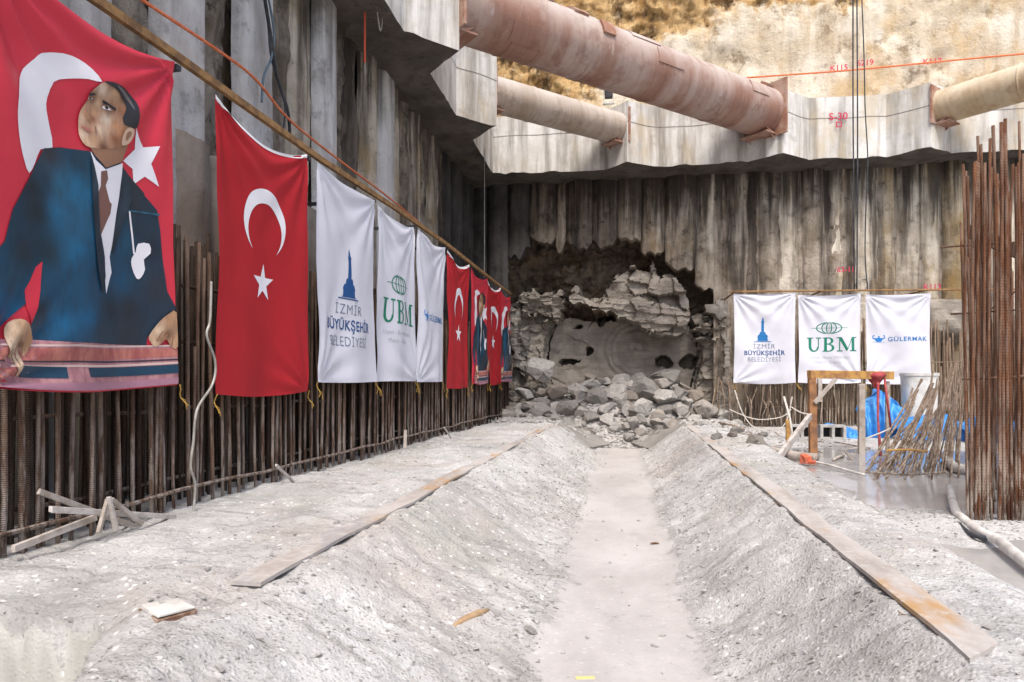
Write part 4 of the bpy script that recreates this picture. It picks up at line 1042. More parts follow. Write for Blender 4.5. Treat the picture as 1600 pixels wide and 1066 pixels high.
b, W, H = left_banner('flag', 11.74, 13.30, -.16, 2.30, 'red crescent flag hanging right of the three white banners', 'flag', M['flag_red'], 6.1, sag=.15, hem=.05, amp=.035)
flag_marks(b, W, H)
b, W, H = left_banner('portrait_banner', 13.45, 14.90, -.08, 2.26, 'small red portrait banner between two far crescent flags', 'banner', M['portrait_red'], 7.7, sag=.12, amp=.035)
portrait_marks(b, W, H, True)
b, W, H = left_banner('flag', 14.95, 16.30, -.10, 2.24, 'farthest red crescent flag, between the two small portrait banners', 'flag', M['flag_red'], 8.3, sag=.15, hem=.05, amp=.035)
flag_marks(b, W, H)
b, W, H = left_banner('portrait_banner', 16.36, 17.60, -.06, 2.18, 'last red portrait banner at the dark corner of the pit', 'banner', M['portrait_red'], 9.9, sag=.10, amp=.03)
portrait_marks(b, W, H, True)

def back_banner(px0, px1, y0px, y1px, Y, label, seed, fn, by_):
    p0 = on_y(px0, y1px, Y); p1 = on_y(px1, y1px, Y); top = on_y(px0, y0px, Y)
    W, H = (p1 - p0).length, top.z - p0.z
    bn = Banner('white_banner', p0, (1, 0, 0), W, H, label, 'banner', BACKG, M['cloth_white'], seed, sag=.03, amp=.05)
    fn(bn, W, H, by_ * H)
YBN = 17.1
back_banner(1146, 1243, 458, 598, YBN, 'white banner with blue clock tower print on the back wall', 1.9, lambda a, w, h, y: city_small(a, w, h, y), .40) if False else None
def city_small(bn, W, H, y0):
    k = W / 1.55; c = W * .5
    bn.mark('emblem', *shift(tower_vf(.66 * k), c - .03, y0 + .155 * k), MIDB)
    bn.mark('lettering', *shift(text_mesh('İZMİR', .165 * k, -.001, 1.15, spacing=1.1), c, y0), GREYB)
    bn.mark('lettering', *shift(text_mesh('BÜYÜKŞEHİR', .158 * k, .0035, 1.0, spacing=1.1), c, y0 - .17 * k), BLUE)
    bn.mark('lettering', *shift(text_mesh('BELEDİYESİ', .16 * k, -.001, 1.0, spacing=1.05), c, y0 - .335 * k), GREYB)
back_banner(1146, 1243, 459, 598, YBN, 'white banner with blue clock tower print on the back wall', 1.9, city_small, .385)
back_banner(1247, 1345, 461, 598, YBN, 'white banner with green letters behind the timber and steel frame', 2.7, ubm_banner, .355)
back_banner(1353, 1455, 460, 600, YBN, 'white banner with strong man emblem and blue lettering on the back wall', 3.3, firm_banner, .475)

# rails the banners hang from
rail = empty('banner_rail', (bx(9), 9, 2.36), 'rusty steel tube rail carrying the flags along the left wall', 'rail')
mb = MB()
ys_ = [1.5, 4.62, 7.0, 9.2, 11.7, 14.9, 17.75]; zs_ = [2.44, 2.42, 2.38, 2.41, 2.40, 2.31, 2.24]
for i in range(len(ys_) - 1):
    mb = MB().beam((bx(ys_[i]) - .03, ys_[i] - .03, zs_[i] + .02), (bx(ys_[i + 1]) - .03, ys_[i + 1] + .03, zs_[i + 1] + .02), .045, .06)
    mk('tube', mb, M['rust_bar'], rail)
for y_, z_ in ((4.66, 2.36), (6.72, 2.33), (8.5, 2.34), (10.1, 2.35), (11.7, 2.33), (14.9, 2.25)):
    mk('bracket_arm', MB().beam((bx(y_) - .02, y_, z_), (XL + .05, y_ + .1, z_ + .02), .05, .04), M['cable'], rail)
p0, p1 = on_y(1140, 456, YBN - .02), on_y(1600, 452, YBN - .02)
brail = empty('banner_rail', p0, 'thin rusty bar carrying three white banners on the back wall', 'rail')
mk('tube', MB().tube([p0, (p0 + p1) / 2 + Vector((0, 0, .005)), p1], .022, 7), M['rust_bar'], brail)
for f in (.02, .33, .68):
    q = p0 + (p1 - p0) * f; mk('bracket_arm', MB().beam(q, q + Vector((0, 1.9, .03)), .03, .03), M['rust_bar'], brail)

# ------------------------------------------------------------------ reinforcement cages
def wob_bar(mb, x, y, z0, z1, r, rnd, lean=.03, n=6, seg=4):
    lx, ly = rnd.gauss(0, lean), rnd.gauss(0, lean)
    pts = [(x + lx * t + rnd.uniform(-.006, .006), y + ly * t + rnd.uniform(-.006, .006), z0 + (z1 - z0) * t) for t in [i / seg for i in range(seg + 1)]]
    mb.tube(pts, r, n)
cage = empty('rebar_cage', (-3.5, 9, -1.1), 'tall dark rebar cage standing behind the flags along the left wall', 'rebar cage')
rr = random.Random(3)
y = 2.75; cnt = 0; stuff = MB()
while y < 17.9:
    xf = bx(y) - .10 + rr.uniform(-.03, .03)
    tgt = MB() if cnt < 98 else stuff
    wob_bar(tgt, xf, y, -1.3, 1.12 + rr.uniform(-.1, .1), rr.choice((.013, .015, .017)), rr, .02)
    if rr.random() < .35: wob_bar(tgt, xf - .01, y + .05, -1.3, rr.uniform(.0, 1.0), .013, rr, .02)
    if cnt < 98: mk('vertical_bar', tgt, M['rebar'], cage, smooth=True)
    cnt += 1; y += rr.uniform(.10, .165)
for row, (dx, st) in enumerate(((-.28, .075), (-.55, .07), (-.82, .08))):
    y = 2.7
    while y < 18.4:
        wob_bar(stuff, bx(y) + dx + rr.uniform(-.07, .07), y, -1.3, 1.15 + rr.uniform(-.12, .12), rr.choice((.016, .02)), rr, .03, 5, 3)
        y += rr.uniform(st * .6, st * 1.5)
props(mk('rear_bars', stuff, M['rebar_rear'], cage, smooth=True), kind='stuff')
for (z, dx, y0, y1) in ((-.86, -.06, 2.4, 17), (-.80, -.33, 2.4, 17), (-.25, -.36, 2.4, 17), (.3, -.36, 2.4, 17), (.8, -.33, 2.4, 17)):
    m = MB(); pts = [(bx(t) + dx + rr.uniform(-.012, .012), t, z + rr.uniform(-.02, .02)) for t in np.linspace(y0, y1, 26)]
    m.tube(pts, .016, 6); mk('tie_bar', m, M['rebar'], cage, smooth=True)

bcage = empty('rebar_cage', (4.5, 17.5, -1.1), 'dusty rebar cage below the white banners on the back wall', 'rebar cage')
x = 2.0; cnt = 0; stuff = MB()
while x < 11.5:
    t = MB() if cnt < 98 else stuff
    wild = x < 3.6
    if wild:
        z1 = rr.uniform(-.5, .15)
        a = rr.uniform(-.25, .15)
        t.tube([(x, 17.35 + rr.uniform(-.2, .3), -1.3), (x + a * .3, 17.3, -.9), (x + a * .7, 17.25 + rr.uniform(-.2, .2), (z1 - .9) / 2), (x + a + rr.uniform(-.1, .1), 17.3 + rr.uniform(-.2, .2), z1)], .014, 5)
    else:
        wob_bar(t, x, 17.35 + rr.uniform(-.05, .05), -1.3, rr.uniform(1.0, 1.65) if x > 8.0 else rr.uniform(.0, .5), rr.choice((.017, .021)), rr, .05, 5, 3)
    if cnt < 98: mk('vertical_bar', t, M['rebar_back'], bcage, smooth=True)
    cnt += 1; x += rr.uniform(.055, .13)
for row in range(2):
    x = 3.0
    while x < 11.5:
        wob_bar(stuff, x, 17.75 + row * .4 + rr.uniform(-.1, .1), -1.3, rr.uniform(.8, 1.5), .018, rr, .05, 5, 2); x += rr.uniform(.06, .14)
props(mk('rear_bars', stuff, M['rebar_back'], bcage, smooth=True), kind='stuff')
for z in (-.7, -.2, .4):
    m = MB(); m.tube([(t, 17.5 + rr.uniform(-.05, .05), z + rr.uniform(-.05, .05)) for t in np.linspace(3.4, 11, 14)], .013, 5); mk('tie_bar', m, M['rebar_back'], bcage, smooth=True)

# tall rust-red starter bars at the right edge
sb = empty('starter_bars', (3.2, 6.0, -1.17), 'tall rust red starter bars standing in the slurry at the right edge', 'rebar cage')
tops = [(1513, 255), (1519, 250), (1525, 248), (1533, 255), (1541, 225), (1545, 226), (1555, 214), (1561, 205), (1568, 193), (1573, 192), (1582, 184), (1593, 262), (1597, 240), (1599, 185)]
cnt = 0
for row, Yr in enumerate((6.0, 6.3, 6.6, 7.0, 7.4, 7.9)):
    px = 1509 + row * 3 + rr.uniform(0, 5)
    while px < 1690:
        base = on_z(px, 825 - row * 19, -1.2)
        pt = min(tops, key=lambda q: abs(q[0] - px))[1] if row == 0 else rr.choice((250, 240, 262, 300, 330, 390, 420)) + row * 8
        d = base.y / ray(px, 600).y
        z1 = -(pt - 593) / FPX * d + rr.uniform(-.03, .03)
        t = MB(); wob_bar(t, base.x, base.y, -1.28, z1, rr.choice((.0095, .011, .013)), rr, .04, 7, 6)
        mk('vertical_bar', t, M['rebar_red'], sb, smooth=True); cnt += 1
        px += rr.choice((4, 4, 5, 6, 8)) if row == 0 else rr.uniform(5, 9.5)
for z, yy_ in ((.0, 6.1), (.55, 6.3), (1.15, 6.5)):
    m = MB(); m.tube([(2.66, yy_, z), (3.2, yy_ + .02, z + .03), (4.0, yy_, z - .02)], .008, 5); mk('tie_bar', m, M['rebar_red'], sb, smooth=True)
m = MB().beam((2.9, 6.5, 1.28), (3.9, 7.3, 1.1), .02, .12); mk('cross_plate', m, M['rebar_red'], sb)
for (a, c) in (((2.95, 6.4, .55), (3.5, 6.5, .95)), ((3.3, 6.6, .7), (3.75, 6.5, .45))):
    mk('link_bar', MB().tube([a, c], .009, 5), M['rebar_red'], sb, smooth=True)

# leaning bundle of dusty bars
lb = empty('leaning_bars', (3.0, 8.2, -1.17), 'dusty bars splayed and leaning in front of the blue tarpaulin', 'rebar cage')
for k in range(66):
    f = (k + rr.uniform(-.5, .5)) / 65; f = min(max(f, 0), 1)
    bpx = 1347 + f * 150 + rr.uniform(-3, 3); bpy_ = 756 - rr.uniform(0, 30)
    base = on_z(bpx, bpy_, -1.22)
    tpx = bpx + (1 - f) * rr.uniform(55, 95) + rr.uniform(-2, 18); tpy = (rr.uniform(590, 670) if f < .5 else rr.uniform(552, 630))
    tp = on_y(tpx, tpy, base.y + rr.uniform(.3, 1.6))
    m = MB(); mid = (base + tp) / 2 + Vector((rr.uniform(-.05, .05), rr.uniform(-.04, .04), rr.uniform(-.03, .02)))
    m.tube([base, (base * .6 + mid * .4), mid, tp], rr.choice((.009, .010, .012, .014)), 6); mk('bar', m, M['rebar_back'], lb, smooth=True)
m = MB(); m.tube([on_z(1352, 738, -1.05), on_z(1420, 742, -1.02), on_z(1480, 738, -1.05)], .012, 6); mk('tie_bar', m, M['rebar_back'], lb)
m = MB(); a = on_z(1385, 704, -.7); c = on_z(1450, 706, -.7); m.tube([a, (a + c) / 2 + Vector((0, -.05, .02)), c], .012, 6); mk('tie_bar', m, M['yellow_paint'], lb)

# ------------------------------------------------------------------ rail plates on the berms
def rail_plate(label, p, q, w, supports, skew=0.0):
    p, q = Vector(p), Vector(q); d = (q - p).normalized(); side = Vector((d.y, -d.x, 0)).normalized(); L = (q - p).length
    root = empty('rail_plate', p, label, 'rail')
    n = 90; P = []
    for i in range(n + 1):
        c = p + d * (L * i / n); wz = .006 * math.sin(i * .35) + .004 * math.sin(i * 1.3)
        ring = [(-w / 2, -.014), (-w / 2, .006), (w / 2, .006), (w / 2, -.014), (-w / 2, -.014)]; sk = skew * max(0, 1 - i / 3) / w
        P.append([tuple(c + side * (a + .004 * math.sin(i * .9 + a * 9)) + d * (sk * (a + w / 2)) + Vector((0, 0, b + wz))) for a, b in ring])
    m = MB().grid(np.array(P), True)
    m.f.append(tuple(range(4))); m.f.append(tuple(n * 5 + k for k in (3, 2, 1, 0)))
    mk('plate', m, M['rail'], root)
    inner = 1 if p.x < 0 else -1
    for f in supports:
        c = p + d * (f - p.y) / d.y + side * inner * (w / 2 + .01) + Vector((0, 0, -.045))
        m = MB().box(c - side * inner * .02, (.07, .07, .04), Matrix.Rotation(R.uniform(-.3, .3), 3, 'Z'), .008); m.box(c + side * inner * .014 + d * .015 + Vector((0, 0, -.006)), (.03, .04, .022), Matrix.Rotation(R.uniform(-.5, .5), 3, 'Z'), .006)
        mk('support_bracket', m, M['bracket'], root)
    return root
def yat(px, py, Z=-1.03): return on_z(px, py, Z).y
rail_plate('dusty rail plate on the left berm, the one beside the flags', on_z(383, 911, -1.0) , on_z(886, 651, -1.03), .16,
           [yat(*q) for q in ((487, 880), (590, 817), (650, 785), (698, 758), (757, 722), (840, 680))])
rail_plate('rust patched rail plate on the right berm near the slurry', on_z(1558, 1034, -1.0), on_z(1060, 652, -1.02), .17,
           [yat(*q) for q in ((1404, 958), (1300, 870), (1246, 822), (1205, 787), (1150, 735), (1105, 692))], .17)
# cast cradle slabs at the far end of the trench
for sg, lab in ((-1, 'dark sloping cradle slab at the far end of the left rail'), (1, 'dark sloping cradle slab at the far end of the right rail')):
    if sg < 0: pl = [(-1.60, 15.2, -1.0), (-.98, 14.6, -1.50), (-.50, 16.0, -1.54), (-1.55, 17.9, -.98)]
    else: pl = [(1.22, 15.4, -.99), (.42, 14.6, -1.50), (.04, 16.2, -1.52), (1.0, 18.0, -.98)]
    v = [Vector(p) for p in pl]; nn = (v[1] - v[0]).cross(v[3] - v[0]).normalized(); nn = nn if nn.z > 0 else -nn
    U = np.linspace(0, 1, 30); Pq = []
    for a_ in U:
        row = []
        for b_ in U:
            p_ = (v[0] * (1 - a_) + v[1] * a_) * (1 - b_) + (v[3] * (1 - a_) + v[2] * a_) * b_
            row.append(tuple(p_ + nn * (.05 + .012 * float(vnoise(np.array([a_ * 9]), np.array([b_ * 9]), np.array([sg * 3.]), 4)[0]))))
        Pq.append(row)
    Pq = np.array(Pq); m = MB().grid(Pq, sg > 0)
    skirt = Pq - np.array(nn) * .3
    for e in (0, -1):
        m.grid(np.stack([Pq[e], skirt[e]], 1)); m.grid(np.stack([Pq[:, e], skirt[:, e]], 1))
    mk('cradle_slab', m, M['slab'], label=lab, cat='concrete slab', smooth=True, sharp=40)

# ------------------------------------------------------------------ rubble heap
def hull_mesh(name, rnd, n=16, flat=.75, sub=True):
    bm = bmesh.new()
    for _ in range(n):
        v = Vector((rnd.gauss(0, 1), rnd.gauss(0, 1), rnd.gauss(0, 1))).normalized() * rnd.uniform(.8, 1.0)
        bm.verts.new((v.x, v.y * rnd.uniform(.75, 1), v.z * flat))
    r = bmesh.ops.convex_hull(bm, input=bm.verts[:])
    bmesh.ops.delete(bm, geom=[g for g in r['geom_interior'] if isinstance(g, bmesh.types.BMVert)], context='VERTS')
    if sub:
        bmesh.ops.bevel(bm, geom=bm.edges[:], offset=rnd.choice((.015, .025, .045)), segments=1, affect='EDGES')
        bmesh.ops.triangulate(bm, faces=bm.faces[:])
        bmesh.ops.subdivide_edges(bm, edges=[e for e in bm.edges if e.calc_length() > .35], cuts=1)
        bmesh.ops.triangulate(bm, faces=[f for f in bm.faces if len(f.verts) > 3])
        for v in bm.verts:
            k = 1 + .10 * float(fbm(np.array([v.co.x * 2.3]), np.array([v.co.y * 2.3]), np.array([v.co.z * 2.3]), 3, rnd.randint(0, 3))[0]); v.co *= k
    me = bpy.data.meshes.new(name); bm.to_mesh(me); bm.free(); return me
rk = random.Random(23)
protos = []
for i in range(10):
    me = hull_mesh('rubble_rock', rk, rk.choice((14, 18, 22, 26)), rk.choice((.65, .75, .9))); me.materials.append(M['boulder']); protos.append(me)
def rock(x, y, z, s, label, group=None, name='rubble_rock', cat='rock', me=None, rot=None):
    o = bpy.data.objects.new(name, me or rk.choice(protos)); COL.objects.link(o)
    o.location = (x, y, z + ZC); o.rotation_euler = rot or (rk.uniform(-.5, .5), rk.uniform(-.5, .5), rk.uniform(0, 6.28))
    o.scale = (s * rk.uniform(.85, 1.25), s * rk.uniform(.8, 1.1), s * rk.uniform(.65, .95))
    return props(o, label, cat, group)
RG = 'rocks of the rubble heap'; RLAB = 'angular grey rock in the rubble heap below the broken opening'
big = [(905, 614, .42), (962, 612, .40), (1000, 640, .36), (950, 640, .30), (925, 652, .26), (985, 665, .30), (1100, 642, .40), (870, 612, .30), (1040, 622, .34), (1030, 655, .28), (965, 670, .22),
       (845, 640, .26), (885, 640, .30), (915, 675, .2), (1005, 680, .22), (860, 655, .2), (1065, 640, .3), (1085, 665, .24), (1010, 610, .34), (935, 622, .3), (820, 615, .3), (830, 655, .22), (975, 595, .34), (1035, 600, .3)]
for (px, py, s) in big:
    Yq = 17.0 + (660 - py) / 60 * 1.35
    p = on_y(px, py, Yq); rock(p.x, p.y, max(p.z, gz(p.x, p.y) + s * .1), s * 1.3, RLAB, RG)
for k in range(190):
    x = rk.uniform(-3.3, 2.6); y_ = rk.uniform(15.9, 19.1) if abs(x + .3) < 1.5 else rk.uniform(16.9, 18.9)
    s = rk.choice((.09, .12, .16, .2, .24, .28, .33, .38)) * (.75 + .3 * (y_ - 15) / 4)
    if y_ < 16.6: s = min(s, .2)
    if 1.05 < x and y_ < 17.3: s *= .6
    rock(x, y_, gz(x, y_) + s * .35, s, RLAB, RG)
# slabby broken pieces against the lower left of the bored face
rock(-2.45, 18.75, .30, .55, 'large rounded rock slab leaning against the left rim of the bored face', None, rot=(1.3, .25, .4))
rock(.95, 18.8, -.05, .62, 'broad pale broken block in front of the right side of the bored face', None, rot=(.2, .3, 1.2))

# gravel and crumbs: uncountable, one object
def gravel():
    r = random.Random(91); V, F = [], []
    shapes = []
    for i in range(6):
        me = hull_mesh('tmp', r, 9, .7, False)
        shapes.append(([v.co.copy() for v in me.vertices], [tuple(p.vertices) for p in me.polygons])); bpy.data.meshes.remove(me)
    xs, ys, ss = [], [], []
    for k in range(9000):
        y_ = 1.9 * math.exp(r.random() * math.log(17.5 / 1.9)); side = r.random()
        if side < .5: x = rail_l(y_) + r.betavariate(1.2, 1.4) * (1.45) - .15
        elif side < .62: x = rail_l(y_) - r.uniform(0, 1.5)
        elif side < .92: x = rail_r(y_) - r.betavariate(1.2, 1.6) * .95
        else: x = rail_r(y_) + r.uniform(0, .9)
        xs.append(x); ys.append(y_); ss.append(r.choice((.004, .005, .006, .008, .010, .013)) * (1.0 if y_ < 6 else 1.6) * (1.7 if r.random() < .03 else 1))
    for k in range(4200):
        x = r.uniform(-3.4, 2.4); y_ = r.uniform(15.6, 19.0); xs.append(x); ys.append(y_); ss.append(r.choice((.02, .03, .04, .05, .06, .08, .1)))
    for k in range(1500):
        y_ = 2.6 * math.exp(r.random() * math.log(15.5 / 2.6)); lft = r.random() < .7
        x = (-.50 - .02 * (y_ - 4) - abs(r.gauss(0, .28))) if lft else (.42 - .02 * (y_ - 4) + abs(r.gauss(0, .22)))
        xs.append(x); ys.append(y_); ss.append(r.choice((.008, .010, .012, .016, .022)) * (1 if y_ < 7 else 1.4))
    for k in range(420):
        y_ = 2.3 * math.exp(r.random() * math.log(15 / 2.3)); x = r.uniform(-2.6, 2.0); xs.append(x); ys.append(y_); ss.append(r.choice((.012, .016, .022, .030)))
    for k in range(900):
        x = r.gauss(2.95, .5); y_ = r.gauss(6.2, .5); xs.append(x); ys.append(y_); ss.append(r.choice((.006, .01, .014, .02)))
    for k in range(700):
        x = r.uniform(1.6, 4.0); y_ = r.uniform(10.5, 16.5); xs.append(x); ys.append(y_); ss.append(r.choice((.012, .02, .03, .045)))
    zs = ground_z(np.array(xs), np.array(ys))
    m = MB()
    for x, y_, z, s in zip(xs, ys, zs, ss):
        vs, fs = r.choice(shapes); a = r.uniform(0, 6.28); ca, sa = math.cos(a), math.sin(a)
        m.add([(x + (v.x * ca - v.y * sa) * s, y_ + (v.x * sa + v.y * ca) * s * .8, z + v.z * s * .8 + s * .2) for v in vs], fs)
    mk('gravel', m, rockmat('gravel_stone', (.54, .52, .50), (.38, .365, .35), (.17, .16, .15), .25, 3.0), label='loose pale gravel strewn over the berms and trench slopes', cat='gravel', kind='stuff', base=(0, 8, -1.7))
gravel()

# ------------------------------------------------------------------ foreground odds and ends
p = on_z(262, 966, -1.03)
st = empty('stone_plate', p, 'flat white square plate with rusty rim set in the left berm', 'plate')
rot = Matrix.Rotation(-.55, 3, 'Z')
zg = gz(p.x, p.y)
pp = Vector((p.x, p.y, zg + .004))
bevel(mk('rim', MB().box(pp + Vector((0, 0, -.012)), (.20, .165, .022), rot, .006), M['bracket'], st), .004)
bevel(mk('slab', MB().box(pp + Vector((0, .004, .006)), (.19, .155, .016), rot, .006), M['white_paint'], st), .006)
def lay(px, py, Z=-1.4, it=12):
    """where the line of sight meets the ground"""
    r = ray(px, py); lo, hi = .5, 60
    d = .8
    while d < 40:
        q = r * d
        if q.z < gz(q.x, q.y): break
        d *= 1.01
    return r * d
p = lay(735, 969); a, c = lay(708, 982), lay(763, 957)
m = MB(); n_ = (c - a)
m.tube([a + Vector((0, 0, .012)), a + n_ * .3 + Vector((0, 0, .02)), a + n_ * .7 + Vector((0, 0, .02)), c + Vector((0, 0, .012))], [.010, .022, .024, .012], 7)
mk('wood_chip', m, simple('tan_wood', (.42, .29, .17), (.32, .21, .12), 12, .9, bump=.004), label='tan splinter of wood lying in the trench slope', cat='wood scrap', smooth=True)
p = lay(829, 992); rock(p.x, p.y, p.z + .03, .07, 'pale rounded stone at the near bottom of the trench', name='loose_stone', rot=(.1, .1, .5))
p = lay(1023, 851); rock(p.x, p.y, p.z + .012, .045, 'small dark stone on the flat trench floor', name='loose_stone', me=hull_mesh('loose_stone', rk, 12, .5), rot=(0, 0, .6)).data.materials.append(M['bracket'])
p = lay(915, 1062)
bevel(mk('yellow_scrap', MB().box(p + Vector((0, 0, .006)), (.10, .03, .012), Matrix.Rotation(.2, 3, 'Z'), .004), simple('pale_yellow_plastic', (.60, .50, .22)), label='bit of pale yellow plastic at the near trench floor', cat='scrap'), .003)
for (px, py, s) in ((445, 853, .05), (700, 718, .05), (665, 728, .045), (742, 766, .03)):
    pass
# wooden scraps among the left rebar
def plank(p_, q_, dep, w, t, lab, mat, grp=None):
    w, t = w * .75, t * .75
    a, c = on_x(*p_, dep), on_x(*q_, dep)
    return bevel(mk('plank', MB().beam(a, c, t, w, jit=.004), mat, label=lab, cat='plank', group=grp), .003)
plank((60, 768), (232, 832), -3.30, .05, .03, 'long thin lath sloping down among the rebar bases', M['dusty_wood'])
plank((78, 796), (272, 808), -3.24, .045, .03, 'mauve grey lath lying flat across the rebar bases', M['grey_wood'])
plank((168, 780), (154, 832), -3.18, .035, .03, 'left leg of the small crossed laths at the rebar foot', M['dusty_wood'])
plank((170, 776), (182, 830), -3.16, .032, .03, 'short upright lath of the crossed pair at the rebar foot', M['grey_wood'])
plank((174, 780), (222, 820), -3.2, .035, .03, 'right slanting lath of the crossed pieces at the rebar foot', M['dusty_wood'])
plank((20, 858), (150, 808), -3.28, .05, .03, 'low lath tucked behind the near rebar bases', M['dusty_wood'])
plank((431, 727), (468, 762), -3.2, .035, .03, 'short pale stake leaning out below the large red flag', M['grey_wood'])
plank((633, 700), (634, 672), -3.0, .05, .04, 'short square stump standing at the rebar foot', M['dusty_wood'])
plank((694, 668), (708, 690), -3.0, .03, .03, 'small pale stick at the far foot of the left rebar', M['grey_wood'])

# hoses and cables
def tube_thing(name, pts, r, mat, label, cat, n=8, group=None):
    """smooth line through points"""
    P = [Vector(p) for p in pts]; out = []
    for i in range(len(P) - 1):
        p0 = P[max(i - 1, 0)]; p1 = P[i]; p2 = P[i + 1]; p3 = P[min(i + 2, len(P) - 1)]
        for s in range(8):
            t = s / 8; out.append(.5 * (2 * p1 + (p2 - p0) * t + (2 * p0 - 5 * p1 + 4 * p2 - p3) * t * t + (3 * p1 - p0 - 3 * p2 + p3) * t ** 3))
    out.append(P[-1])
    return mk(name, MB().tube(out, r, n), mat, label=label, cat=cat, smooth=True, group=group)
tube_thing('conduit', [on_x(px, py, -3.26) for px, py in ((330, 440), (328, 500), (323, 525), (336, 565), (332, 600), (308, 640), (302, 690), (298, 730), (305, 760), (300, 815))], .010, M['wire'], 'pale grey flexible conduit hanging beside the large red flag', 'conduit')
tube_thing('rope', [on_x(px, py, -4.1) for px, py in ((200, -20), (222, 0), (345, 82), (400, 125), (455, 190), (540, 258), (600, 303), (660, 352))], .016, M['orange_rope'], 'long orange rope running above the banner rail on the left wall', 'rope', 7)
for k, (xs, lab, mt, r_) in enumerate(((((412, -10), (420, 40), (424, 85), (436, 130), (450, 175), (453, 215)), 'thick dark cable hanging on the left wall behind the orange rope', M['cable'], .02),
                                   (((418, -10), (428, 50), (424, 90), (412, 120), (409, 160)), 'blue grey cable ending short on the left wall', M['blue_cable'], .014),
                                   (((414, -10), (425, 60), (432, 110), (445, 165), (442, 205)), 'thin dark cable beside the thick one on left wall', M['cable'], .010))):
    tube_thing('cable', [on_x(px, py, -4.14 + .02 * k) for px, py in xs], r_, mt, lab, 'cable', 7)
# lifting strap with shackle
sp = on_x(570, 60, -3.9)
strap = empty('lifting_strap', sp, 'bright orange lifting strap with a shackle hanging under the left beam', 'strap')
a, c = on_x(570, -40, -3.9), on_x(570, 98, -3.9)
mk('webbing', MB().beam(a, c, .05, .012, (1, 0, 0)), M['orange_strap'], strap)
c2 = on_x(570, 122, -3.9)
mk('shackle', MB().tube([c, c + (c2 - c) * .5 + Vector((0, .025, 0)), c2, c + (c2 - c) * .5 - Vector((0, .025, 0)), c], .009, 6), M['wire'], strap, smooth=True)
tube_thing('wire_loop', [on_x(px, py, -3.7) for px, py in ((586, -6), (590, 25), (594, 48), (597, 30), (594, 15))], .012, M['wire'], 'white wire loop hanging from the underside of the left beam', 'wire')
# cables down the back wall
for k, (pts, lab, r_) in enumerate(((((1333, -20), (1333, 150), (1334, 300), (1335, 452)), 'left hand black cable of three hanging straight down the back wall', .017),
                                ((((1339, -20), (1340, 150), (1340, 300), (1339, 452))), 'middle black cable hanging straight down the back wall', .017),
                                (((1346, -20), (1350, 80), (1352, 170), (1356, 250), (1353, 330), (1352, 400), (1356, 455)), 'right black cable hanging in a slack curve down the back wall', .014))):
    tube_thing('cable', [on_y(px, py, 17.2) for px, py in pts], r_, M['cable'], lab, 'cable', 6)
tube_thing('cable', [on_y(px, py, 17.25) for px, py in ((1336, 448), (1342, 438), (1352, 436), (1357, 444), (1352, 452))], .016, M['wire'], 'small coil of cable above the middle white banner', 'cable', 6)
tube_thing('rope', [on_y(px, py, 18.3) for px, py in ((1148, 123), (1200, 119), (1300, 112), (1380, 105), (1460, 97), (1600, 84))], .022, M['orange_rope'], 'orange line stretched across the pale upper back wall', 'rope', 6)
tube_thing('wire', [on_y(757, 232, 15.6), on_y(757, 340, 15.6), on_y(757, 470, 15.6)], .007, M['wire'], 'thin wire hanging in the dark corner of the pit', 'wire', 5)

# sprayed survey marks on the back wall and beam
def sprayed(body, px, py, size, Y, parent, name='survey_mark', tilt=0.0):
    vf = text_mesh(body, size, .0035)
    p = on_y(px, py, Y); v2, f2 = refine(*vf, .2)
    m = MB(); m.v = [(p.x + x * math.cos(tilt) - y * math.sin(tilt), p.y, p.z + y * math.cos(tilt) + x * math.sin(tilt)) for x, y in v2]; m.f = f2
    mk(name, m, M['spray'], parent)
sprayed('K115', 1311, 110, .20, 18.42, back_wall); sprayed('6219', 1352, 102, .20, 18.42, back_wall); sprayed('K117', 1457, 100, .20, 18.42, back_wall)
sprayed('S-30', 1310, 187, .25, 17.98, waler)
p = on_y(1311, 190, 17.98); m = MB()
for (x0, z0, x1, z1) in ((-.07, -.14, .07, -.115), (-.07, -.025, .07, 0), (-.07, -.115, -.045, -.025), (.045, -.115, .07, -.025)):
    m.add([(p.x + x0, p.y, p.z + z0), (p.x + x1, p.y, p.z + z0), (p.x + x1, p.y, p.z + z1), (p.x + x0, p.y, p.z + z1)], [(0, 1, 2, 3)])
mk('survey_mark', m, M['spray'], waler)
sprayed('63-11', 1322, 425, .19, 18.7, back_wall); sprayed('K113', 1457, 452, .19, 18.7, back_wall)

# small black lamp housing on the beam end near the grey strut
p = on_y(951, 148, 17.95)
lamp = empty('site_lamp', p + Vector((0, 0, -.2)), 'small black lamp housing standing beside the end of the grey strut', 'lamp')
bevel(mk('housing', MB().box(p + Vector((0, 0, .05)), (.2, .16, .30), None, .01), M['black'], lamp), .02)
mk('stand', MB().tube([p + Vector((-.12, 0, -.25)), p + Vector((-.12, 0, .2))], .015, 6).tube([p + Vector((.12, 0, -.25)), p + Vector((.12, 0, .2))], .015, 6).box(p + Vector((0, 0, -.22)), (.3, .14, .06)), M['white_paint'], lamp)

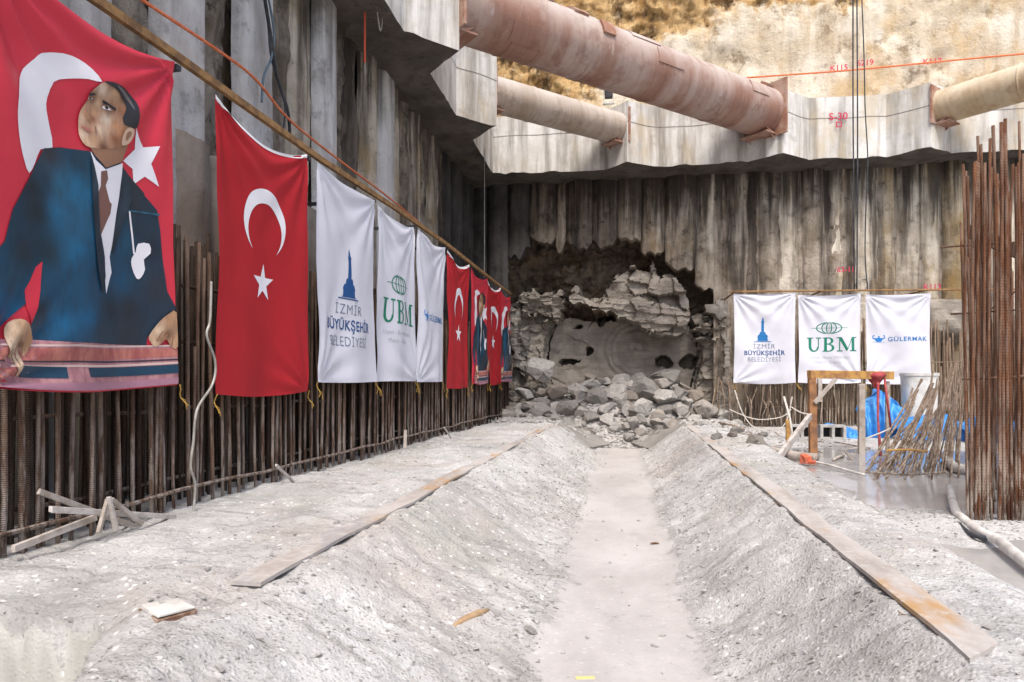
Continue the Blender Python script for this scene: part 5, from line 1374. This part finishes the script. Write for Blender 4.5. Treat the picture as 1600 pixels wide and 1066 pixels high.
# ------------------------------------------------------------------ right-hand working area
def up_at(px, py_base, Z=-1.17): return on_z(px, py_base, Z)
tf = empty('steel_frame', up_at(1300, 708), 'rusty orange goal shaped frame with diagonal brace in front of the white banners', 'frame')
b1 = on_z(1271, 712, -1.2); t1 = on_y(1269, 590, b1.y)
b2 = on_z(1346, 700, -1.2); b2 = on_y(1346, 700, b1.y + .25); t2 = on_y(1346, 600, b1.y + .25)
b3 = on_y(1387, 690, b1.y + .55); t3 = on_y(1387, 596, b1.y + .55)
for bb, tt, mt, w_ in ((b1, t1, M['frame_steel'], .11), (b2, t2, M['dusty_wood'], .09), (b3, t3, M['dusty_wood'], .06)):
    bevel(mk('post', MB().beam(Vector((bb.x, bb.y, -1.3)), tt, w_, w_, (0, 1, 0), .004), mt, tf), .006)
ba = on_y(1264, 585, b1.y - .02); bc = on_y(1394, 587, b1.y + .55)
bevel(mk('top_beam', MB().beam(ba, bc, .10, .13, jit=.004), M['yellow_paint'], tf), .006)
bevel(mk('brace', MB().beam(on_y(1273, 630, b1.y - .07), on_y(1306, 592, b1.y - .02), .05, .06, jit=.004), M['dusty_wood'], tf), .004)
bevel(mk('inner_post', MB().beam(on_y(1281, 628, b1.y - .04), on_y(1281, 592, b1.y - .03), .06, .07, (0, 1, 0)), M['grey_wood'], tf), .004)
# red cloth knotted on the beam with its strap
pk = on_y(1368, 590, b1.y + .42)
rc = empty('red_sling', pk, 'red sling knotted over the beam of the orange frame', 'sling')
me = bmesh.new(); bmesh.ops.create_icosphere(me, subdivisions=3, radius=1)
m = MB(); m.v = []
for v in me.verts:
    k = 1 + .22 * float(fbm(np.array([v.co.x * 2]), np.array([v.co.y * 2]), np.array([v.co.z * 2]), 3, 6)[0])
    q = v.co * k; tap = 1 - .72 * max(0, min(1, -q.z + .15))
    m.v.append((pk.x + q.x * .16 * tap, pk.y + q.y * .12 * tap, pk.z + q.z * (.085 if q.z > 0 else .19) + .015))
m.f = [tuple(v.index for v in f.verts) for f in me.faces]; me.free()
mk('knot', m, M['red_cloth'], rc, smooth=True)
m = MB(); q0 = pk + Vector((.02, -.06, -.08)); q1 = on_z(1376, 712, -1.17)
m.tube([q0, q0 + (q1 - q0) * .5 + Vector((-.02, 0, 0)), q1], [.022, .016, .026], 6); mk('tail', m, M['red_cloth'], rc, smooth=True)
m = MB(); q0 = pk + Vector((.13, -.02, -.02)); q1 = on_y(1392, 668, pk.y - .1); m.tube([q0, q1], .018, 6); mk('tail', m, M['red_cloth'], rc, smooth=True)

bevel(mk('plank', MB().beam(on_z(1216, 716, -1.12), on_y(1266, 650, 11.2), .06, .09, jit=.004), M['grey_wood'], label='whitish plank leaning against the post of the orange frame', cat='plank'), .004)
bevel(mk('marker_post', MB().beam(on_z(1232, 698, -1.15), on_y(1231, 656, on_z(1232, 698, -1.15).y), .07, .07, (0, 1, 0)), M['yellow_paint'], label='short yellow post standing left of the orange frame', cat='post'), .005)
def stick(p_, q_, r_, mat, lab, cat='bar'):
    return mk('loose_bar', MB().tube([p_, (p_ + q_) / 2 + Vector((.02, 0, .01)), q_], r_, 6), mat, label=lab, cat=cat, smooth=True)
stick(on_z(1240, 690, -1.0), on_y(1225, 620, 12.0), .018, M['white_rope'], 'red and white rod leaning beside the yellow post')
tube_thing('pipe', [on_z(1204, 704, -1.1), on_z(1240, 712, -1.1), on_z(1276, 716, -1.1)], .065, M['dusty_wood'], 'short dusty pipe lying at the foot of the orange frame', 'pipe', 12)
p = on_z(1260, 718, -1.1)
m = MB().box(p, (.10, .09, .11), Matrix.Rotation(.4, 3, 'Z'), .02); m.box(p + Vector((.06, -.05, -.03)), (.1, .05, .05), Matrix.Rotation(-.4, 3, 'Z'), .015)
bevel(mk('coupling', m, simple('orange_red_plastic', (.60, .13, .06), (.42, .16, .12), 9, .6), label='small orange red coupling lying on the dusty pipe', cat='coupling'), .008)
# ropes slung across the back cage
tube_thing('rope', [on_y(px, py, 16.6) for px, py in ((1148, 610), (1160, 645), (1178, 668), (1205, 678), (1228, 660), (1238, 620))], .014, M['white_rope'], 'white rope sagging in a deep loop before the back rebar', 'rope', 6)
tube_thing('rope', [on_y(px, py, 16.4) for px, py in ((1140, 640), (1180, 655), (1220, 652), (1236, 640))], .012, M['white_rope'], 'white rope stretched shallow before the back rebar', 'rope', 6)
tube_thing('rope', [on_y(px, py, 12.5) for px, py in ((1236, 636), (1252, 645), (1268, 648))], .012, M['white_rope'], 'short white rope tied to the post of orange frame', 'rope', 6)
tube_thing('rope', [on_y(px, py, 11.0) for px, py in ((1352, 686), (1380, 675), (1394, 668))], .012, M['white_rope'], 'thin white line running from the frame to leaning bars', 'rope', 6)

# tarpaulins: draped sheets over hidden heaps
def tarp(name, px0, px1, pyt, pyb, Y, depth, seed, label, peak=.5):
    a = on_y(px0, pyb, Y); c = on_y(px1, pyb, Y); H = on_y(px0, pyt, Y).z - a.z; W = c.x - a.x
    n = 44; U, V = np.meshgrid(np.linspace(0, 1, n), np.linspace(0, 1, n), indexing='ij')
    prof = np.clip(1 - np.abs(U - peak) / np.where(U < peak, peak + .02, 1.02 - peak), 0, 1) ** .55
    top = H * (.45 + .55 * prof) * (1 + .12 * fbm(U * 4, 0, seed, 3, seed))
    ang = V * math.pi * .62
    Z = a.z - .06 + top * np.sin(np.minimum(ang, math.pi / 2)) 
    Yv = Y + depth * (1 - np.cos(ang)) * .55
    fold = .09 * fbm(U * 9 + V * 2, V * 2.2, seed, 4, seed + 3) + .05 * np.sin(U * 34 + seed + 3 * fbm(U * 3, V * 3, 1, 2, seed))
    P = np.stack([a.x + U * W + .06 * fbm(U * 3, V * 4, 2, 3, seed + 7), Yv + fold * H, Z + .05 * H * fbm(U * 6, V * 6, 5, 3, seed + 11)], -1)
    return mk(name, MB().grid(P), M['tarp'], label=label, cat='tarpaulin', smooth=True)
tarp('tarpaulin', 1350, 1424, 602, 690, 14.4, .8, 3, 'tall draped blue tarpaulin hump behind the orange frame', .45)
tarp('tarpaulin', 1282, 1352, 658, 688, 14.0, .6, 5, 'low crumpled blue tarpaulin seen through the orange frame', .3)
tarp('tarpaulin', 1412, 1530, 640, 690, 13.6, 1.0, 8, 'blue tarpaulin spread behind the leaning bars', .7)
tarp('tarpaulin', 1520, 1620, 646, 688, 13.2, .8, 13, 'blue tarpaulin partly hidden by the tall starter bars', .5)
p = on_z(1312, 694, -1.12)
for k, (dx, lab) in enumerate(((-.42, 'grey hollow block at the left under the frame'), (.12, 'grey hollow block at the right under the frame'))):
    rt = empty('hollow_block', p + Vector((dx, .9, 0)), lab, 'block', 'hollow blocks under the orange frame')
    c = p + Vector((dx, .9, .14)); m = MB()
    for sx in (-.20, 0, .20): m.box(c + Vector((sx, 0, 0)), (.05, .2, .26))
    for sz in (-.115, .115): m.box(c + Vector((0, .003, sz)), (.44, .19, .045))
    mk('body', m, M['block'], rt)
    mk('hollow_shade', MB().box(c + Vector((0, .08, 0)), (.36, .02, .18)), M['black'], rt)  # black sheet standing for the shade inside the hollows
# white tub
p0 = on_y(1420, 640, 14.6); p1 = on_y(1476, 640, 14.6); pt = on_y(1420, 583, 14.6)
w_ = p1.x - p0.x; h_ = pt.z - p0.z
tub = empty('tank', (p0.x + w_ / 2, 14.9, p0.z - .6), 'white plastic tank with a lid behind the leaning bars', 'tank')
c = Vector((p0.x + w_ / 2, 14.95, 0)); n = 24; P = []
for (k, z) in ((.9, p0.z - .6), (.92, p0.z), (.98, pt.z - .06), (1.03, pt.z - .055), (1.03, pt.z), (.98, pt.z + .005), (.0, pt.z + .008)):
    P.append([(c.x + w_ / 2 * k * math.copysign(abs(math.cos(t)) ** .6, math.cos(t)), c.y + w_ / 2.4 * k * math.copysign(abs(math.sin(t)) ** .6, math.sin(t)), z) for t in np.linspace(0, 2 * math.pi, n + 1)])
P = np.array(P)
mk('body', MB().grid(P[:4], True), M['white_paint'], tub, smooth=True, sharp=40); mk('lid', MB().grid(P[3:], True), M['white_paint'], tub, smooth=True, sharp=40)
# hoses at the right edge
tube_thing('hose', [on_z(px, py, -1.12) for px, py in ((1484, 762), (1492, 795), (1506, 812), (1530, 830), (1560, 845), (1590, 868), (1640, 905))], .036, M['hose_white'], 'thick dusty white hose lying at the foot of the starter bars', 'hose', 10)
tube_thing('hose', [on_z(px, py, -1.13) for px, py in ((1498, 818), (1520, 836), (1560, 846), (1600, 874))], .016, M['cable'], 'thin black hose beside the thick white hose', 'hose', 7)
tube_thing('hose', [on_z(px, py, -1.14) for px, py in ((1275, 722), (1300, 728), (1330, 737), (1350, 742))], .018, M['hose_white'], 'thin white hose trailing through the slurry to leaning bars', 'hose', 7)
tube_thing('hose', [on_z(px, py, -1.12) for px, py in ((1476, 712), (1492, 730), (1520, 735))], .06, M['hose_white'], 'fat white hose stub behind the starter bars', 'hose', 10)
# broken slab of old shotcrete on the far right of the back wall
p = on_y(1482, 500, 18.35)
m = MB(); n = 24; U, V = np.meshgrid(np.linspace(-1, 1, n), np.linspace(-1, 1, n), indexing='ij')
m.grid(np.stack([p.x + U * .5, 18.75 - .4 * np.clip(1 - U ** 4, 0, 1) * np.clip(1 - V ** 4, 0, 1) + .12 * fbm(U * 2, V * 2, 0, 4, 3), p.z + V * .55], -1))
mk('broken_face', m, M['rock'], back_wall, smooth=True, sharp=35)
# stones and clods along the right berm
for (px, py, s, lab) in ((1092, 668, .16, 'low pale clod beside the far end of the right rail'), (1150, 680, .18, 'flat grey clod on the far right berm'), (1185, 700, .2, 'brown clod left of the leaning whitish plank'), (1120, 690, .14, 'rounded clod against the outer edge of right rail')):
    q = on_z(px, py, -1.05); rock(q.x, q.y, gz(q.x, q.y) + .03, s, lab, name='clod', cat='clod')

# scattered sticks and offcuts between the right berm and the frame
rs = random.Random(77)
for k in range(16):
    x, y_ = rs.uniform(1.9, 4.2), rs.uniform(10.6, 15.5); a = rs.uniform(0, 3.14); L = rs.uniform(.25, .8)
    c = Vector((x, y_, max(gz(x, y_), -1.18) + .02)); d = Vector((math.cos(a), math.sin(a), rs.uniform(-.05, .25))) * L / 2
    mk('stick', MB().tube([c - d, c + Vector((rs.uniform(-.02, .02), rs.uniform(-.02, .02), .02)), c + d], rs.choice((.010, .014, .02)), 6), rs.choice((M['grey_wood'], M['dusty_wood'], M['rebar_back'])),
       label='short dusty stick lying among the litter left of the orange frame', cat='stick', group='sticks littering the ground left of the frame', smooth=True)
for k in range(14):
    x, y_ = rs.uniform(1.7, 2.6), rs.uniform(8.5, 16); sz = rs.choice((.05, .07, .09, .12))
    rock(x, y_, gz(x, y_) + sz * .2, sz, 'small grey lump of rock along the outer edge of the right berm', 'lumps of rock along the right berm', name='clod', cat='clod')
